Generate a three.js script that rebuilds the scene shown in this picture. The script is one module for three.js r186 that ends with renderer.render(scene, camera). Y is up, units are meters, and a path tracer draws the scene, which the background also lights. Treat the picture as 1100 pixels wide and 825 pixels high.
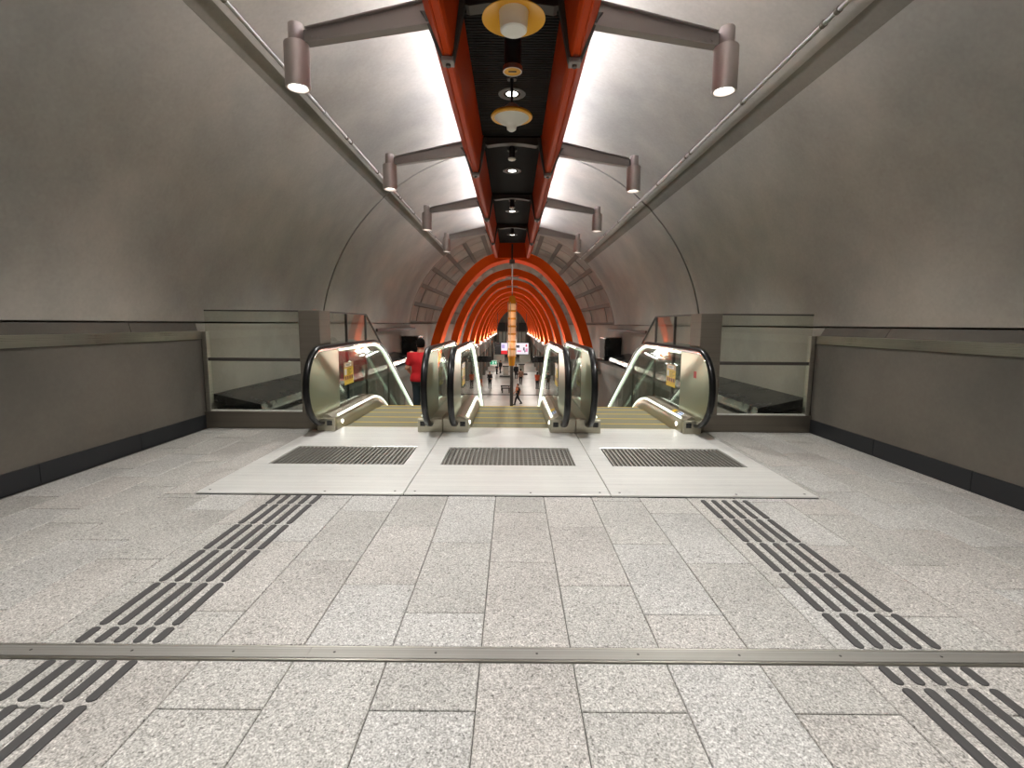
import * as THREE from 'three';
import { mergeGeometries } from 'three/addons/utils/BufferGeometryUtils.js';
import { RectAreaLightUniformsLib } from 'three/addons/lights/RectAreaLightUniformsLib.js';

/* ---------- camera, exposure ---------- */
const scene = new THREE.Scene();
scene.background = new THREE.Color(0x000000);
const camera = new THREE.PerspectiveCamera(76.1, 1100 / 825, 0.05, 300);
camera.rotation.order = 'YXZ';
camera.position.set(0.03, 1.46, 0);
camera.rotation.set(-Math.atan(64.5 / 527), 0, THREE.MathUtils.degToRad(0.45));
scene.add(camera);
const renderer = new THREE.WebGLRenderer({ antialias: true });
renderer.toneMapping = THREE.LinearToneMapping;
renderer.toneMappingExposure = 1.0;
renderer.shadowMap.enabled = true;
RectAreaLightUniformsLib.init();
const POWER = { up: 55, spot: 27.5, down: 10, cove: 9, led: 1.5, hall: 44 };

/* ---------- helpers ---------- */
let seed = 20240;
const rnd = () => { seed = (seed * 1664525 + 1013904223) >>> 0; return seed / 4294967296; };
const rr = (a, b) => a + (b - a) * rnd();
const D2R = Math.PI / 180;
const taken = {};
function numbered(n) { const k = taken[n] = (taken[n] ?? -1) + 1; return k ? n + '_' + String(k).padStart(3, '0') : n; }
function mesh(name, geo, mat, parent) {
  const m = new THREE.Mesh(Array.isArray(geo) ? mergeGeometries(geo.map(g => g.index ? g.toNonIndexed() : g)) : geo, mat);
  m.name = parent && parent !== scene ? name : numbered(name);
  m.castShadow = m.receiveShadow = true;
  (parent || scene).add(m);
  return m;
}
function group(name, parent) { const g = new THREE.Group(); g.name = parent && parent !== scene ? name : numbered(name); (parent || scene).add(g); return g; }
function tag(o, label, category, grp, kind) {
  o.userData.label = label; if (category) o.userData.category = category;
  if (grp) o.userData.group = grp; if (kind) o.userData.kind = kind; return o;
}
const struct = (o, label, category) => tag(o, label, category, null, 'structure');
// uv in metres by dominant normal
function uvMetres(g, du = 0, dv = 0) {
  if (g.index) g = g.toNonIndexed();
  const p = g.attributes.position; if (!g.attributes.normal) g.computeVertexNormals();
  const n = g.attributes.normal, uv = new Float32Array(p.count * 2);
  for (let i = 0; i < p.count; i++) {
    const ax = Math.abs(n.getX(i)), ay = Math.abs(n.getY(i)), az = Math.abs(n.getZ(i));
    let u, v;
    if (ay >= ax && ay >= az) { u = p.getX(i); v = p.getZ(i); } else if (ax >= az) { u = p.getZ(i); v = p.getY(i); } else { u = p.getX(i); v = p.getY(i); }
    uv[i * 2] = u + du; uv[i * 2 + 1] = v + dv;
  }
  g.setAttribute('uv', new THREE.BufferAttribute(uv, 2));
  return g;
}
function box(x0, x1, y0, y1, z0, z1) {
  const g = new THREE.BoxGeometry(Math.abs(x1 - x0), Math.abs(y1 - y0), Math.abs(z1 - z0));
  g.translate((x0 + x1) / 2, (y0 + y1) / 2, (z0 + z1) / 2); return uvMetres(g);
}
// box with chamfered edges all round
function cbox(x0, x1, y0, y1, z0, z1, b = 0.006) {
  const w = x1 - x0, h = y1 - y0, d = z1 - z0;
  const s = new THREE.Shape([[-w / 2 + b, -h / 2 + b], [w / 2 - b, -h / 2 + b], [w / 2 - b, h / 2 - b], [-w / 2 + b, h / 2 - b]].map(q => new THREE.Vector2(...q)));
  const g = new THREE.ExtrudeGeometry(s, { depth: d - 2 * b, bevelEnabled: true, bevelThickness: b, bevelSize: b, bevelSegments: 1, steps: 1 });
  g.translate((x0 + x1) / 2, (y0 + y1) / 2, z0 + b); return uvMetres(g);
}
// extrude polygon given in (x,y) along z from z0 to z1
function prismZ(pts, z0, z1, bev = 0) {
  const s = new THREE.Shape(pts.map(q => new THREE.Vector2(...q)));
  const g = new THREE.ExtrudeGeometry(s, { depth: Math.abs(z1 - z0) - 2 * bev, bevelEnabled: bev > 0, bevelThickness: bev, bevelSize: bev, bevelOffset: -bev, bevelSegments: 1, steps: 1 });
  g.translate(0, 0, Math.min(z0, z1) + bev); return uvMetres(g);
}
// extrude polygon given in (z,y) along x from x0 to x1 ; holes likewise
function prismX(pts, x0, x1, holes = [], bev = 0) {
  const s = new THREE.Shape(pts.map(q => new THREE.Vector2(-q[0], q[1])));
  for (const h of holes) s.holes.push(new THREE.Path(h.map(q => new THREE.Vector2(-q[0], q[1]))));
  const g = new THREE.ExtrudeGeometry(s, { depth: Math.abs(x1 - x0) - 2 * bev, bevelEnabled: bev > 0, bevelThickness: bev, bevelSize: bev, bevelOffset: -bev, bevelSegments: 1, steps: 1, curveSegments: 8 });
  g.rotateY(Math.PI / 2); g.translate(Math.min(x0, x1) + bev, 0, 0); return uvMetres(g);
}
function cyl(r0, r1, y0, y1, x = 0, z = 0, seg = 20, open = false) {
  const g = new THREE.CylinderGeometry(r1, r0, y1 - y0, seg, 1, open); g.translate(x, (y0 + y1) / 2, z); return g.toNonIndexed();
}
function lathe(pts, seg = 32) { return new THREE.LatheGeometry(pts.map(q => new THREE.Vector2(...q)), seg).toNonIndexed(); }
function rod(a, b, r, seg = 10) {
  const A = new THREE.Vector3(...a), B = new THREE.Vector3(...b), d = B.clone().sub(A), L = d.length();
  const g = new THREE.CylinderGeometry(r, r, L, seg); g.translate(0, L / 2, 0);
  g.applyQuaternion(new THREE.Quaternion().setFromUnitVectors(new THREE.Vector3(0, 1, 0), d.normalize())); g.translate(...a); return g.toNonIndexed();
}
// sweep a closed profile [[x,n]...] along a path [[z,y]...] lying in the z-y plane
function sweep(path, prof, cap = true) {
  const N = path.length, M = prof.length, T = [];
  for (let i = 0; i < N; i++) {
    const a = path[Math.max(0, i - 1)], b = path[Math.min(N - 1, i + 1)];
    const l = Math.hypot(b[0] - a[0], b[1] - a[1]) || 1; T.push([(b[0] - a[0]) / l, (b[1] - a[1]) / l]);
  }
  const P = (i, j) => { const [z, y] = path[i], [tz, ty] = T[i], [x, n] = prof[j]; return [x, y - tz * n, z + ty * n]; };
  const pos = [], uv = []; let len = 0;
  for (let i = 0; i < N - 1; i++) {
    const L = Math.hypot(path[i + 1][0] - path[i][0], path[i + 1][1] - path[i][1]);
    let per = 0;
    for (let j = 0; j < M; j++) {
      const k = (j + 1) % M, w = Math.hypot(prof[k][0] - prof[j][0], prof[k][1] - prof[j][1]);
      const a = P(i, j), b = P(i, k), c = P(i + 1, k), d = P(i + 1, j);
      pos.push(...a, ...b, ...c, ...a, ...c, ...d);
      uv.push(len, per, len, per + w, len + L, per + w, len, per, len + L, per + w, len + L, per); per += w;
    }
    len += L;
  }
  if (cap) {
    const tri = THREE.ShapeUtils.triangulateShape(prof.map(q => new THREE.Vector2(...q)), []);
    for (const [i, rev] of [[0, 0], [N - 1, 1]]) for (const t of tri) {
      const q = rev ? t : [t[2], t[1], t[0]];
      for (const j of q) { pos.push(...P(i, j)); uv.push(prof[j][0], prof[j][1]); }
    }
  }
  const g = new THREE.BufferGeometry();
  g.setAttribute('position', new THREE.Float32BufferAttribute(pos, 3)); g.setAttribute('uv', new THREE.Float32BufferAttribute(uv, 2));
  return smooth(g, 38);
}
// normals smoothed across edges flatter than the crease angle
function smooth(g, deg = 35) {
  if (g.index) g = g.toNonIndexed();
  const p = g.attributes.position, n = p.count / 3, fn = [], map = new Map(), key = i => Math.round(p.getX(i) * 5e3) + ',' + Math.round(p.getY(i) * 5e3) + ',' + Math.round(p.getZ(i) * 5e3);
  const a = new THREE.Vector3(), b = new THREE.Vector3(), c = new THREE.Vector3();
  for (let f = 0; f < n; f++) {
    a.fromBufferAttribute(p, 3 * f); b.fromBufferAttribute(p, 3 * f + 1).sub(a); c.fromBufferAttribute(p, 3 * f + 2).sub(a);
    fn.push(b.clone().cross(c));
    for (let k = 0; k < 3; k++) { const q = key(3 * f + k); (map.get(q) || map.set(q, []).get(q)).push(f); }
  }
  const un = fn.map(v => v.clone().normalize()), cs = Math.cos(deg * D2R), out = new Float32Array(p.count * 3);
  for (let f = 0; f < n; f++) for (let k = 0; k < 3; k++) {
    a.set(0, 0, 0); for (const q of map.get(key(3 * f + k))) if (un[q].dot(un[f]) > cs) a.add(fn[q]);
    a.normalize(); out.set([a.x, a.y, a.z], (3 * f + k) * 3);
  }
  g.setAttribute('normal', new THREE.BufferAttribute(out, 3)); return g;
}
// cylindrical shell piece about the axis (x=0,y=cy), angles in degrees
function shell(r0, r1, cy, a0, a1, z0, z1, seg) {
  if (z0 < z1) [z0, z1] = [z1, z0];
  const pos = [], nor = [], uv = [];
  const q = (A, B, C, Dv, n, u) => { [A, B, C, A, C, Dv].forEach((v, i) => { pos.push(...v); const id = [0, 1, 2, 0, 2, 3][i]; nor.push(...n[id]); uv.push(...u[id]); }); };
  const at = (r, t, z) => [r * Math.cos(t), cy + r * Math.sin(t), z];
  seg = seg || Math.max(2, Math.ceil((a1 - a0) / 2.5));
  for (let i = 0; i < seg; i++) {
    const t0 = (a0 + (a1 - a0) * i / seg) * D2R, t1 = (a0 + (a1 - a0) * (i + 1) / seg) * D2R;
    const n0 = [-Math.cos(t0), -Math.sin(t0), 0], n1 = [-Math.cos(t1), -Math.sin(t1), 0], m0 = n0.map(v => -v), m1 = n1.map(v => -v);
    q(at(r0, t0, z0), at(r0, t1, z0), at(r0, t1, z1), at(r0, t0, z1), [n0, n1, n1, n0], [[z0, t0 * r0], [z0, t1 * r0], [z1, t1 * r0], [z1, t0 * r0]]);
    q(at(r1, t1, z0), at(r1, t0, z0), at(r1, t0, z1), at(r1, t1, z1), [m1, m0, m0, m1], [[z0, t1], [z0, t0], [z1, t0], [z1, t1]]);
    for (const [z, s] of [[z0, 1], [z1, -1]]) q(at(r0, t0, z), at(r1, t0, z), at(r1, t1, z), at(r0, t1, z), [0, 0, 0, 0].map(() => [0, 0, s]), [[0, t0], [.2, t0], [.2, t1], [0, t1]]);
  }
  for (const [a, s] of [[a0, 1], [a1, -1]]) { const t = a * D2R, nn = [Math.sin(t) * s, -Math.cos(t) * s, 0]; q(at(r0, t, z0), at(r1, t, z0), at(r1, t, z1), at(r0, t, z1), [nn, nn, nn, nn], [[z0, 0], [z0, .2], [z1, .2], [z1, 0]]); }
  const g = new THREE.BufferGeometry();
  g.setAttribute('position', new THREE.Float32BufferAttribute(pos, 3)); g.setAttribute('normal', new THREE.Float32BufferAttribute(nor, 3)); g.setAttribute('uv', new THREE.Float32BufferAttribute(uv, 2));
  return g;
}

/* ---------- textures ---------- */
function noiseField(size, period, sd) {   // tileable value noise 0..1
  let s = sd >>> 0; const R = () => { s = (s * 1664525 + 1013904223) >>> 0; return s / 4294967296; };
  const lat = Float32Array.from({ length: period * period }, R), out = new Float32Array(size * size);
  for (let y = 0; y < size; y++) for (let x = 0; x < size; x++) {
    const fx = x / size * period, fy = y / size * period, ix = Math.floor(fx), iy = Math.floor(fy);
    let u = fx - ix, v = fy - iy; u = u * u * (3 - 2 * u); v = v * v * (3 - 2 * v);
    const g = (a, b) => lat[(b % period) * period + (a % period)];
    out[y * size + x] = (g(ix, iy) * (1 - u) + g(ix + 1, iy) * u) * (1 - v) + (g(ix, iy + 1) * (1 - u) + g(ix + 1, iy + 1) * u) * v;
  }
  return out;
}
function fbm(size, periods, amps, sd) {
  const out = new Float32Array(size * size); let tot = 0;
  periods.forEach((p, i) => { const f = noiseField(size, p, sd + i * 77); tot += amps[i]; for (let k = 0; k < out.length; k++) out[k] += f[k] * amps[i]; });
  for (let k = 0; k < out.length; k++) out[k] /= tot; return out;
}
function tex(size, fn, srgb, rep) {
  const d = new Uint8Array(size * size * 4);
  for (let k = 0; k < size * size; k++) { const c = fn(k, k % size, Math.floor(k / size)); d[4 * k] = c[0]; d[4 * k + 1] = c[1]; d[4 * k + 2] = c[2]; d[4 * k + 3] = 255; }
  const t = new THREE.DataTexture(d, size, size); t.wrapS = t.wrapT = THREE.RepeatWrapping; t.magFilter = THREE.LinearFilter; t.minFilter = THREE.LinearMipmapLinearFilter; t.generateMipmaps = true;
  if (srgb) t.colorSpace = THREE.SRGBColorSpace; if (rep) t.repeat.set(rep, rep); t.needsUpdate = true; return t;
}
const cl = v => Math.max(0, Math.min(255, v));
// concrete (repeat 9 m)
const cN = fbm(1024, [4, 9, 23, 60, 140], [1, .9, .5, .22, .12], 11), cM = fbm(1024, [3, 7, 31], [1, .7, .4], 93), cG = fbm(1024, [300, 480], [1, .8], 5);
const concreteMap = tex(1024, k => { const v = 176 + (cN[k] - .5) * 62 + (cM[k] - .5) * 34 + (cG[k] - .5) * 10, w = (cM[k] - .5) * 10; return [cl(v + 2 + w), cl(v), cl(v - 6 - w)]; }, true, 1 / 9);
const concreteRough = tex(1024, k => { const v = 180 + (cN[k] - .5) * 110; return [0, cl(v), 0]; }, false, 1 / 9);
const concreteBump = tex(1024, k => { const v = 128 + (cN[k] - .5) * 120 + (cG[k] - .5) * 40; return [cl(v), cl(v), cl(v)]; }, false, 1 / 9);
// granite speckle (repeat 1.7 m)
const gA = fbm(1024, [341, 512], [1, .6], 3), gB = noiseField(1024, 210, 44), gC = fbm(1024, [3, 7, 17], [1, .7, .5], 8);
const graniteMap = tex(1024, k => {
  let v = 176 + (gA[k] - .5) * 120 + (gC[k] - .5) * 26; if (gB[k] > .8) v -= 46 * (gB[k] - .72) / .2; if (gB[k] < .16) v += 22;
  return [cl(v + 1), cl(v), cl(v - 5)];
}, true, 1 / 1.7);
const graniteRough = tex(512, k => { const q = Math.floor(k / 512) * 2 * 1024 + (k % 512) * 2, v = 122 + (gC[q] - .5) * 90 + (gA[q] - .5) * 50; return [0, cl(v), 0]; }, false, 1 / 1.7);
// brushed metal, strokes along u
const bL = new Float32Array(512); { let s = 5; for (let i = 0; i < 512; i++) { s = (s * 1664525 + 1013904223) >>> 0; bL[i] = s / 4294967296; } }
const bN = fbm(512, [4, 11, 40], [1, .7, .5], 61);
const brushMap = tex(512, (k, x, y) => { const v = 232 + (bL[y] - .5) * 34 + (bN[k] - .5) * 8; return [cl(v), cl(v), cl(v - 2)]; }, true, 1);
const brushRough = tex(512, (k, x, y) => { const v = 92 + (bL[y] - .5) * 46 + (bN[k] - .5) * 14; return [0, cl(v), 0]; }, false, 1);
const grimeRough = tex(512, k => { const v = 110 + (bN[k] - .5) * 110; return [0, cl(v), 0]; }, false, 1);
const paleMap = tex(512, k => { const v = 205 + (bN[k] - .5) * 40; return [cl(v), cl(v), cl(v - 4)]; }, true, .25);
// tread grooves, repeat 0.08 m across x
const treadBump = tex(64, (k, x) => { const v = (x % 16) < 8 ? 230 : 40; return [v, v, v]; }, false, 12);
function canvasTex(w, h, draw) { const c = document.createElement('canvas'); c.width = w; c.height = h; draw(c.getContext('2d'), w, h); const t = new THREE.CanvasTexture(c); t.colorSpace = THREE.SRGBColorSpace; return t; }

/* ---------- materials ---------- */
const S = (o) => new THREE.MeshStandardMaterial(o), PH = (o) => new THREE.MeshPhysicalMaterial(o);
const M = {
  vault: S({ color: 0xf2efea, map: concreteMap, roughness: 1, roughnessMap: concreteRough, bumpMap: concreteBump, bumpScale: .002 }),
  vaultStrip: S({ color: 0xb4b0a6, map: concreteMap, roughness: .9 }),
  lowWall: S({ color: 0x96928b, map: concreteMap, roughness: .8, bumpMap: concreteBump, bumpScale: .002 }),
  lining: S({ color: 0xe0d8d2, map: concreteMap, roughness: .85 }),
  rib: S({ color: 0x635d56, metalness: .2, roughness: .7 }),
  liningBack: S({ color: 0xe0d8d2, map: concreteMap, roughness: .85 }),
  ledge: S({ color: 0xb0ada6, map: concreteMap, roughness: .85 }),
  grout: S({ color: 0x6d6b66, roughness: .95 }),
  tile: [0xffffff, 0xfbfaf8, 0xf7f6f4, 0xfdfaf8].map(c => S({ color: c, map: graniteMap, roughness: 1, roughnessMap: graniteRough })),
  bar: S({ color: 0x444342, roughness: .62, bumpMap: grimeRough, bumpScale: .0006 }),
  black: S({ color: 0x1c1d1e, roughness: .55, roughnessMap: grimeRough }),
  skirting: S({ color: 0x222427, roughness: .6 }),
  steel: PH({ color: 0xcfccc4, metalness: 1, map: brushMap, roughness: 1, roughnessMap: brushRough }),
  steelDark: PH({ color: 0x8a8378, metalness: .8, map: brushMap, roughness: .5 }),
  alu: PH({ color: 0xfafaf6, metalness: .3, map: brushMap, roughness: 1, roughnessMap: brushRough }),
  cover: PH({ color: 0xb2b0aa, metalness: .75, map: brushMap, roughness: .5 }),
  polished: PH({ color: 0xaaa996, metalness: 1, roughness: .3 }),
  chrome: PH({ color: 0xdedede, metalness: 1, roughness: .12 }),
  lampSteel: PH({ color: 0xc4bab6, metalness: .7, roughness: .42 }),
  arm: S({ color: 0x8c8581, metalness: .35, roughness: .5 }),
  frame: S({ color: 0x4d4a46, metalness: .3, roughness: .5 }),
  orange: PH({ color: 0xc2420a, roughness: .55, specularIntensity: .4 }),
  archOrange: PH({ color: 0xe0520c, roughness: .85, specularIntensity: .35 }),
  slat: S({ color: 0x0d0c0b, roughness: .8 }),
  yellow: S({ color: 0xe0a21c, roughness: .45 }),
  white: S({ color: 0xe9e6de, roughness: .5 }),
  opal: S({ color: 0xe4e2d8, roughness: .4 }),
  cable: S({ color: 0x18181a, roughness: .5 }),
  rubber: PH({ color: 0x0e0e0e, roughness: .3, specularIntensity: .55, clearcoat: .1, clearcoatRoughness: .1 }),
  glass: PH({ color: 0xf0f7f3, transmission: 1, thickness: 0, roughness: 0.02, ior: 1.5, metalness: 0 }),
  glassTint: PH({ color: 0xf6f8f4, transmission: 1, thickness: 0, roughness: 0.03, ior: 1.5 }),
  pipe: PH({ color: 0xc9cac8, metalness: 1, roughness: .3 }),
  tread: S({ color: 0x8a8873, metalness: .5, roughness: .5, bumpMap: treadBump, bumpScale: .004 }),
  safety: S({ color: 0xe8bf22, roughness: .5 }),
  deck: PH({ color: 0xc4bfae, metalness: 1, map: brushMap, roughness: 1, roughnessMap: brushRough }),
  pit: S({ color: 0x17160f, roughness: .8 }),
  led: S({ color: 0xffffff, emissive: 0xf2ffe6, emissiveIntensity: 1.5 }),
  lens: S({ color: 0xffffff, emissive: 0xfffaf0, emissiveIntensity: 6 }),
  cove: S({ color: 0xffffff, emissive: 0xfff8ee, emissiveIntensity: 1.8 }),
  upstrip: S({ color: 0xffffff, emissive: 0xfaf6ff, emissiveIntensity: 3 }),
  amber: S({ color: 0xd8b890, emissive: 0xffc48c, emissiveIntensity: .2, roughness: .35 }),
  lanternYellow: S({ color: 0xc98a10, roughness: .45 }),
  hallFloor: S({ color: 0xdedbd6, map: paleMap, roughness: .35 }),
  hallWall: S({ color: 0xa5a29c, map: concreteMap, roughness: .75 }),
  hallPale: S({ color: 0xe2e4dc, map: paleMap, roughness: .6 }),
  darkBox: S({ color: 0x2b2927, roughness: .7 }),
  brown: S({ color: 0x3a2721, roughness: .5 }),
};

/* ---------- dimensions ---------- */
const VR = 4.33, VC = .93, A0 = 7.03;
const WL = -4.2, WR = 4.16, ZS = -6.65, ZP = -4.04, ZE = 9;
const FZ = k => -(4.913 + 3.5 * k);
const ESC = [-1.775, -.003, 1.768], EH = .885;

/* ---------- floor ---------- */
const floor = struct(group('floor'), 'pale grey speckled granite tiled landing floor', 'floor');
{
  const cache = new Map();
  function tileGeo(w, d, v) {
    const key = w.toFixed(3) + d.toFixed(3) + v; if (cache.has(key)) return cache.get(key);
    const b = .0035, h = .03, p = [], T = (...q) => q.forEach(a => p.push(...a));
    const o = [[-w / 2, -d / 2], [w / 2, -d / 2], [w / 2, d / 2], [-w / 2, d / 2]], i = o.map(([x, z]) => [x - Math.sign(x) * b, z - Math.sign(z) * b]);
    const I = i.map(([x, z]) => [x, 0, z]), O = o.map(([x, z]) => [x, -b, z]), B = o.map(([x, z]) => [x, -h, z]);
    T(I[0], I[2], I[1], I[0], I[3], I[2]);
    for (let k = 0; k < 4; k++) { const n = (k + 1) % 4; T(I[k], I[n], O[n], I[k], O[n], O[k]); T(O[k], O[n], B[n], O[k], B[n], B[k]); }
    const g = new THREE.BufferGeometry(); g.setAttribute('position', new THREE.Float32BufferAttribute(p, 3)); g.computeVertexNormals();
    const gg = uvMetres(g, v * .413, v * .277); cache.set(key, gg); return gg;
  }
  const TW = .405, TL = .805, gap = .004;
  const edges = []; for (let k = -10; k <= 10; k++) edges.push(k);
  let count = 0;
  for (const k of edges) {
    let x0 = -.1 + TW * k, x1 = x0 + TW; if (x1 < WL + .02 || x0 > WR - .02) continue;
    x0 = Math.max(x0, WL); x1 = Math.min(x1, WR);
    const ph = ((k % 3) + 3) % 3;
    const far = -3.68 + ph * .27, near = [-1.30, -1.43, -1.70][((k % 2) + 2) % 2 ? 2 : 0];
    // bands: beyond the cover strip and in front of it
    for (const [zA, zB, phase] of [[ZS, -2.07, far], [-1.97, 1.1, near]]) {
      const cuts = [zA]; let z = phase - TL * Math.ceil((phase - zA) / TL); while (z < zB) { if (z > zA + .03 && z < zB - .03) cuts.push(z); z += TL; } cuts.push(zB);
      for (let c = 0; c + 1 < cuts.length; c++) {
        let parts = [[x0, x1, cuts[c], cuts[c + 1]]];
        // cut away the plates' area
        const [PX0, PX1] = [ESC[0] - EH - .008, ESC[2] + EH + .008];
        if (cuts[c] < ZP && x1 > PX0 && x0 < PX1) {
          parts = [];
          if (cuts[c + 1] > ZP + .02) parts.push([x0, x1, Math.max(ZP + .006, cuts[c]), cuts[c + 1]]);
          if (x0 < PX0 - .02) parts.push([x0, PX0, cuts[c], Math.min(ZP, cuts[c + 1])]);
          if (x1 > PX1 + .02) parts.push([PX1, x1, cuts[c], Math.min(ZP, cuts[c + 1])]);
        }
        for (const [a, b, p, q] of parts) {
          if (q - p < .03) continue;
          const v = Math.floor(rnd() * 5), m = mesh('tile', tileGeo(b - a - gap, q - p - gap * 1.7, v), M.tile[Math.floor(rnd() * 4)], floor);
          m.position.set((a + b) / 2, rr(-.0006, .0004), (p + q) / 2); count++;
        }
      }
    }
  }
  mesh('grout_bed', [box(WL, WR, -.25, -.006, ZS - .15, 1.1), ], M.grout, floor).position.y = -.004;
  mesh('rear_paving', box(WL, WR, -.25, 0, 1.1, ZE), M.tile[1], floor);
}
// stainless expansion joint cover
{
  const t = struct(group('trim_1'), 'stainless steel joint cover strip across the tiled floor', 'floor strip');
  const cuts = [WL, -.862, 2.6, WR];
  for (let i = 0; i < 3; i++) mesh('cover_plate', cbox(cuts[i] + .001, cuts[i + 1] - .001, -.02, .006, -2.055, -1.985, .002), M.cover, t);
  mesh('edge_rail', [box(WL, WR, -.02, .003, -2.067, -2.058), box(WL, WR, -.02, .003, -1.982, -1.973)], M.steel, t);
  for (let x = -3.9; x < 4.1; x += .45) mesh('screw', cyl(.006, .006, .005, .0068, x, -2.02, 8), M.frame, t);
}
// tactile bars
function barGeo(L) {
  const w = .022, s = new THREE.Shape(); s.absarc(0, L / 2 - w, w, 0, Math.PI); s.absarc(0, -L / 2 + w, w, Math.PI, 2 * Math.PI); s.closePath();
  const g = new THREE.ExtrudeGeometry(s, { depth: .003, bevelEnabled: true, bevelThickness: .003, bevelSize: .004, bevelOffset: -.004, bevelSegments: 1, curveSegments: 5 });
  g.rotateX(-Math.PI / 2); return uvMetres(g);
}
for (const [name, xs, joints, cutFar, label] of [
  ['tactile_path', -1.945, [-4.03, -3.815, -3.412, -3.008, -2.606, -2.203, -2.07], 1, 'five rows of dark grey tactile guide bars leading to the escalator with the person in red'],
  ['tactile_path', 1.637, [-4.03, -3.985, -3.58, -3.173, -2.766, -2.36, -2.07], 1, 'five rows of dark grey tactile guide bars leading to the escalator with the red sticker']]) {
  const t = tag(group(name), label, 'tactile paving');
  const near = xs < 0 ? [-1.97, -1.717, -1.314, -.91] : [-1.97, -1.84, -1.437, -1.034];
  const segs = []; for (const J of [joints, near]) for (let i = 0; i + 1 < J.length; i++) if (J[i + 1] - J[i] > .07) segs.push([J[i] + .008, J[i + 1] - .008]);
  const cache = {};
  for (const [a, b] of segs) { const L = (b - a), g = cache[L.toFixed(3)] ??= barGeo(L); for (let i = 0; i < 5; i++) mesh('bar', g, M.bar, t).position.set(xs + i * .088, 0.0006, (a + b) / 2); }
}

/* ---------- low side walls ---------- */
for (const s of [-1, 1]) {
  const X = s < 0 ? WL : WR, side = s < 0 ? 'left' : 'right', xb = s * 4.62;
  const w = struct(group('wall_' + side), s < 0 ? 'low plastered parapet wall beside the landing, on the side of the person in red' : 'low plastered parapet wall beside the landing, on the side away from the red shirt', 'wall');
  const bx2 = (a, b, ...r) => box(Math.min(a, b), Math.max(a, b), ...r);
  mesh('plaster_face', bx2(X, xb, -.25, 1.24, ZS - .1, ZE), M.lowWall, w);
  const cap = mesh('steel_capping', [cbox(Math.min(X - s * .02, X + s * .1), Math.max(X - s * .02, X + s * .1), 1.225, 1.332, ZS - .1, ZE, .004)], M.steel, w);
  cap.userData.label = 'brushed steel capping band';
  // sloped ledge from the capping to the foot of the vault
  const L = [[X + s * .08, 1.22], [X + s * .08, 1.328], [s * 4.305, 1.44], [s * 4.6, 1.44], [s * 4.6, 1.22]];
  for (let z = ZE; z > ZS; z -= 2.43) mesh('ledge_slab', prismZ(s < 0 ? L.slice().reverse() : L, Math.max(ZS - .1, z - 2.42), z), M.lowWall, w);
  const b = struct(group('baseboard_' + side), s < 0 ? 'black stone skirting along the parapet wall on the red-shirt side' : 'black stone skirting along the parapet wall away from the red shirt', 'skirting');
  for (let z = ZS + .0; z < ZE; z += 1.2) mesh('skirting_board', cbox(Math.min(X, X - s * .022), Math.max(X, X - s * .022), .001, .185, z + .002, Math.min(ZE, z + 1.198), .004), M.skirting, b);
}

/* ---------- vault ---------- */
const Z1 = -11.25, Z2 = -20.7, ZF = -97;
const ceiling = struct(group('ceiling'), 'curved grey concrete tunnel vault over the landing', 'vault');
{
  const segs = [[ZE, Z1 + .04], [Z1 - .04, Z2]];
  for (const [za, zb] of segs) for (const [a, b] of [[A0, 44.3], [47.0, 128.4], [130.9, 180 - A0]]) mesh('vault_segment', shell(VR, VR + .22, VC, a, b, za, zb), M.vault, ceiling);
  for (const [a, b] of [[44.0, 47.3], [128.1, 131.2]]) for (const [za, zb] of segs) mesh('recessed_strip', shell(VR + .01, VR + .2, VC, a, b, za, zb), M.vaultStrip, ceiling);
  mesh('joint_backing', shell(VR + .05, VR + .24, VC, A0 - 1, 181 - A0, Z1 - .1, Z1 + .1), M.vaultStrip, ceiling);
  mesh('outer_shell', shell(VR + .25, VR + .4, VC, A0 - 3, 183 - A0, ZF, ZE), M.liningBack, ceiling);
  // lining beyond the landing : raised panels between darker ribs
  mesh('end_ring', shell(VR - .0, VR + .24, VC, A0, 180 - A0, Z2 - .22, Z2 - .06), M.liningBack, ceiling);
  mesh('lining_shell', shell(VR + .21, VR + .24, VC, A0 - 1, 181 - A0, ZF, Z2), M.liningBack, ceiling);
  const pitch = (180 - 2 * A0) / 15, cacheP = {};
  let zr = Z2 - .3;
  for (let r = 0; r < 5; r++) {
    const len = r === 0 ? 1.3 : 2.0;
    for (let i = 0; i < 15; i++) mesh('lining_panel', shell(VR + .03 + rr(-.01, .015), VR + .215, VC, A0 + pitch * i + 1.3, A0 + pitch * (i + 1) - 1.3, zr - len, zr, 3), M.lining, ceiling);
    zr -= len + .12;
  }
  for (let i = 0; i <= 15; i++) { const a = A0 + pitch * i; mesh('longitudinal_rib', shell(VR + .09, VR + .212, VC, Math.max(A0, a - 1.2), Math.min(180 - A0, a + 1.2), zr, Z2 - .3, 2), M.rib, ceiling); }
  const rest = [];
  for (let z = zr; z > ZF + 3; z -= 3) for (let i = 0; i < 15; i++) rest.push(shell(VR + .04, VR + .215, VC, A0 + pitch * i + 1.3, A0 + pitch * (i + 1) - 1.3, z - 2.88, z, 3));
  mesh('distant_lining', rest, M.lining, ceiling).userData.kind = 'stuff';
}
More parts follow.
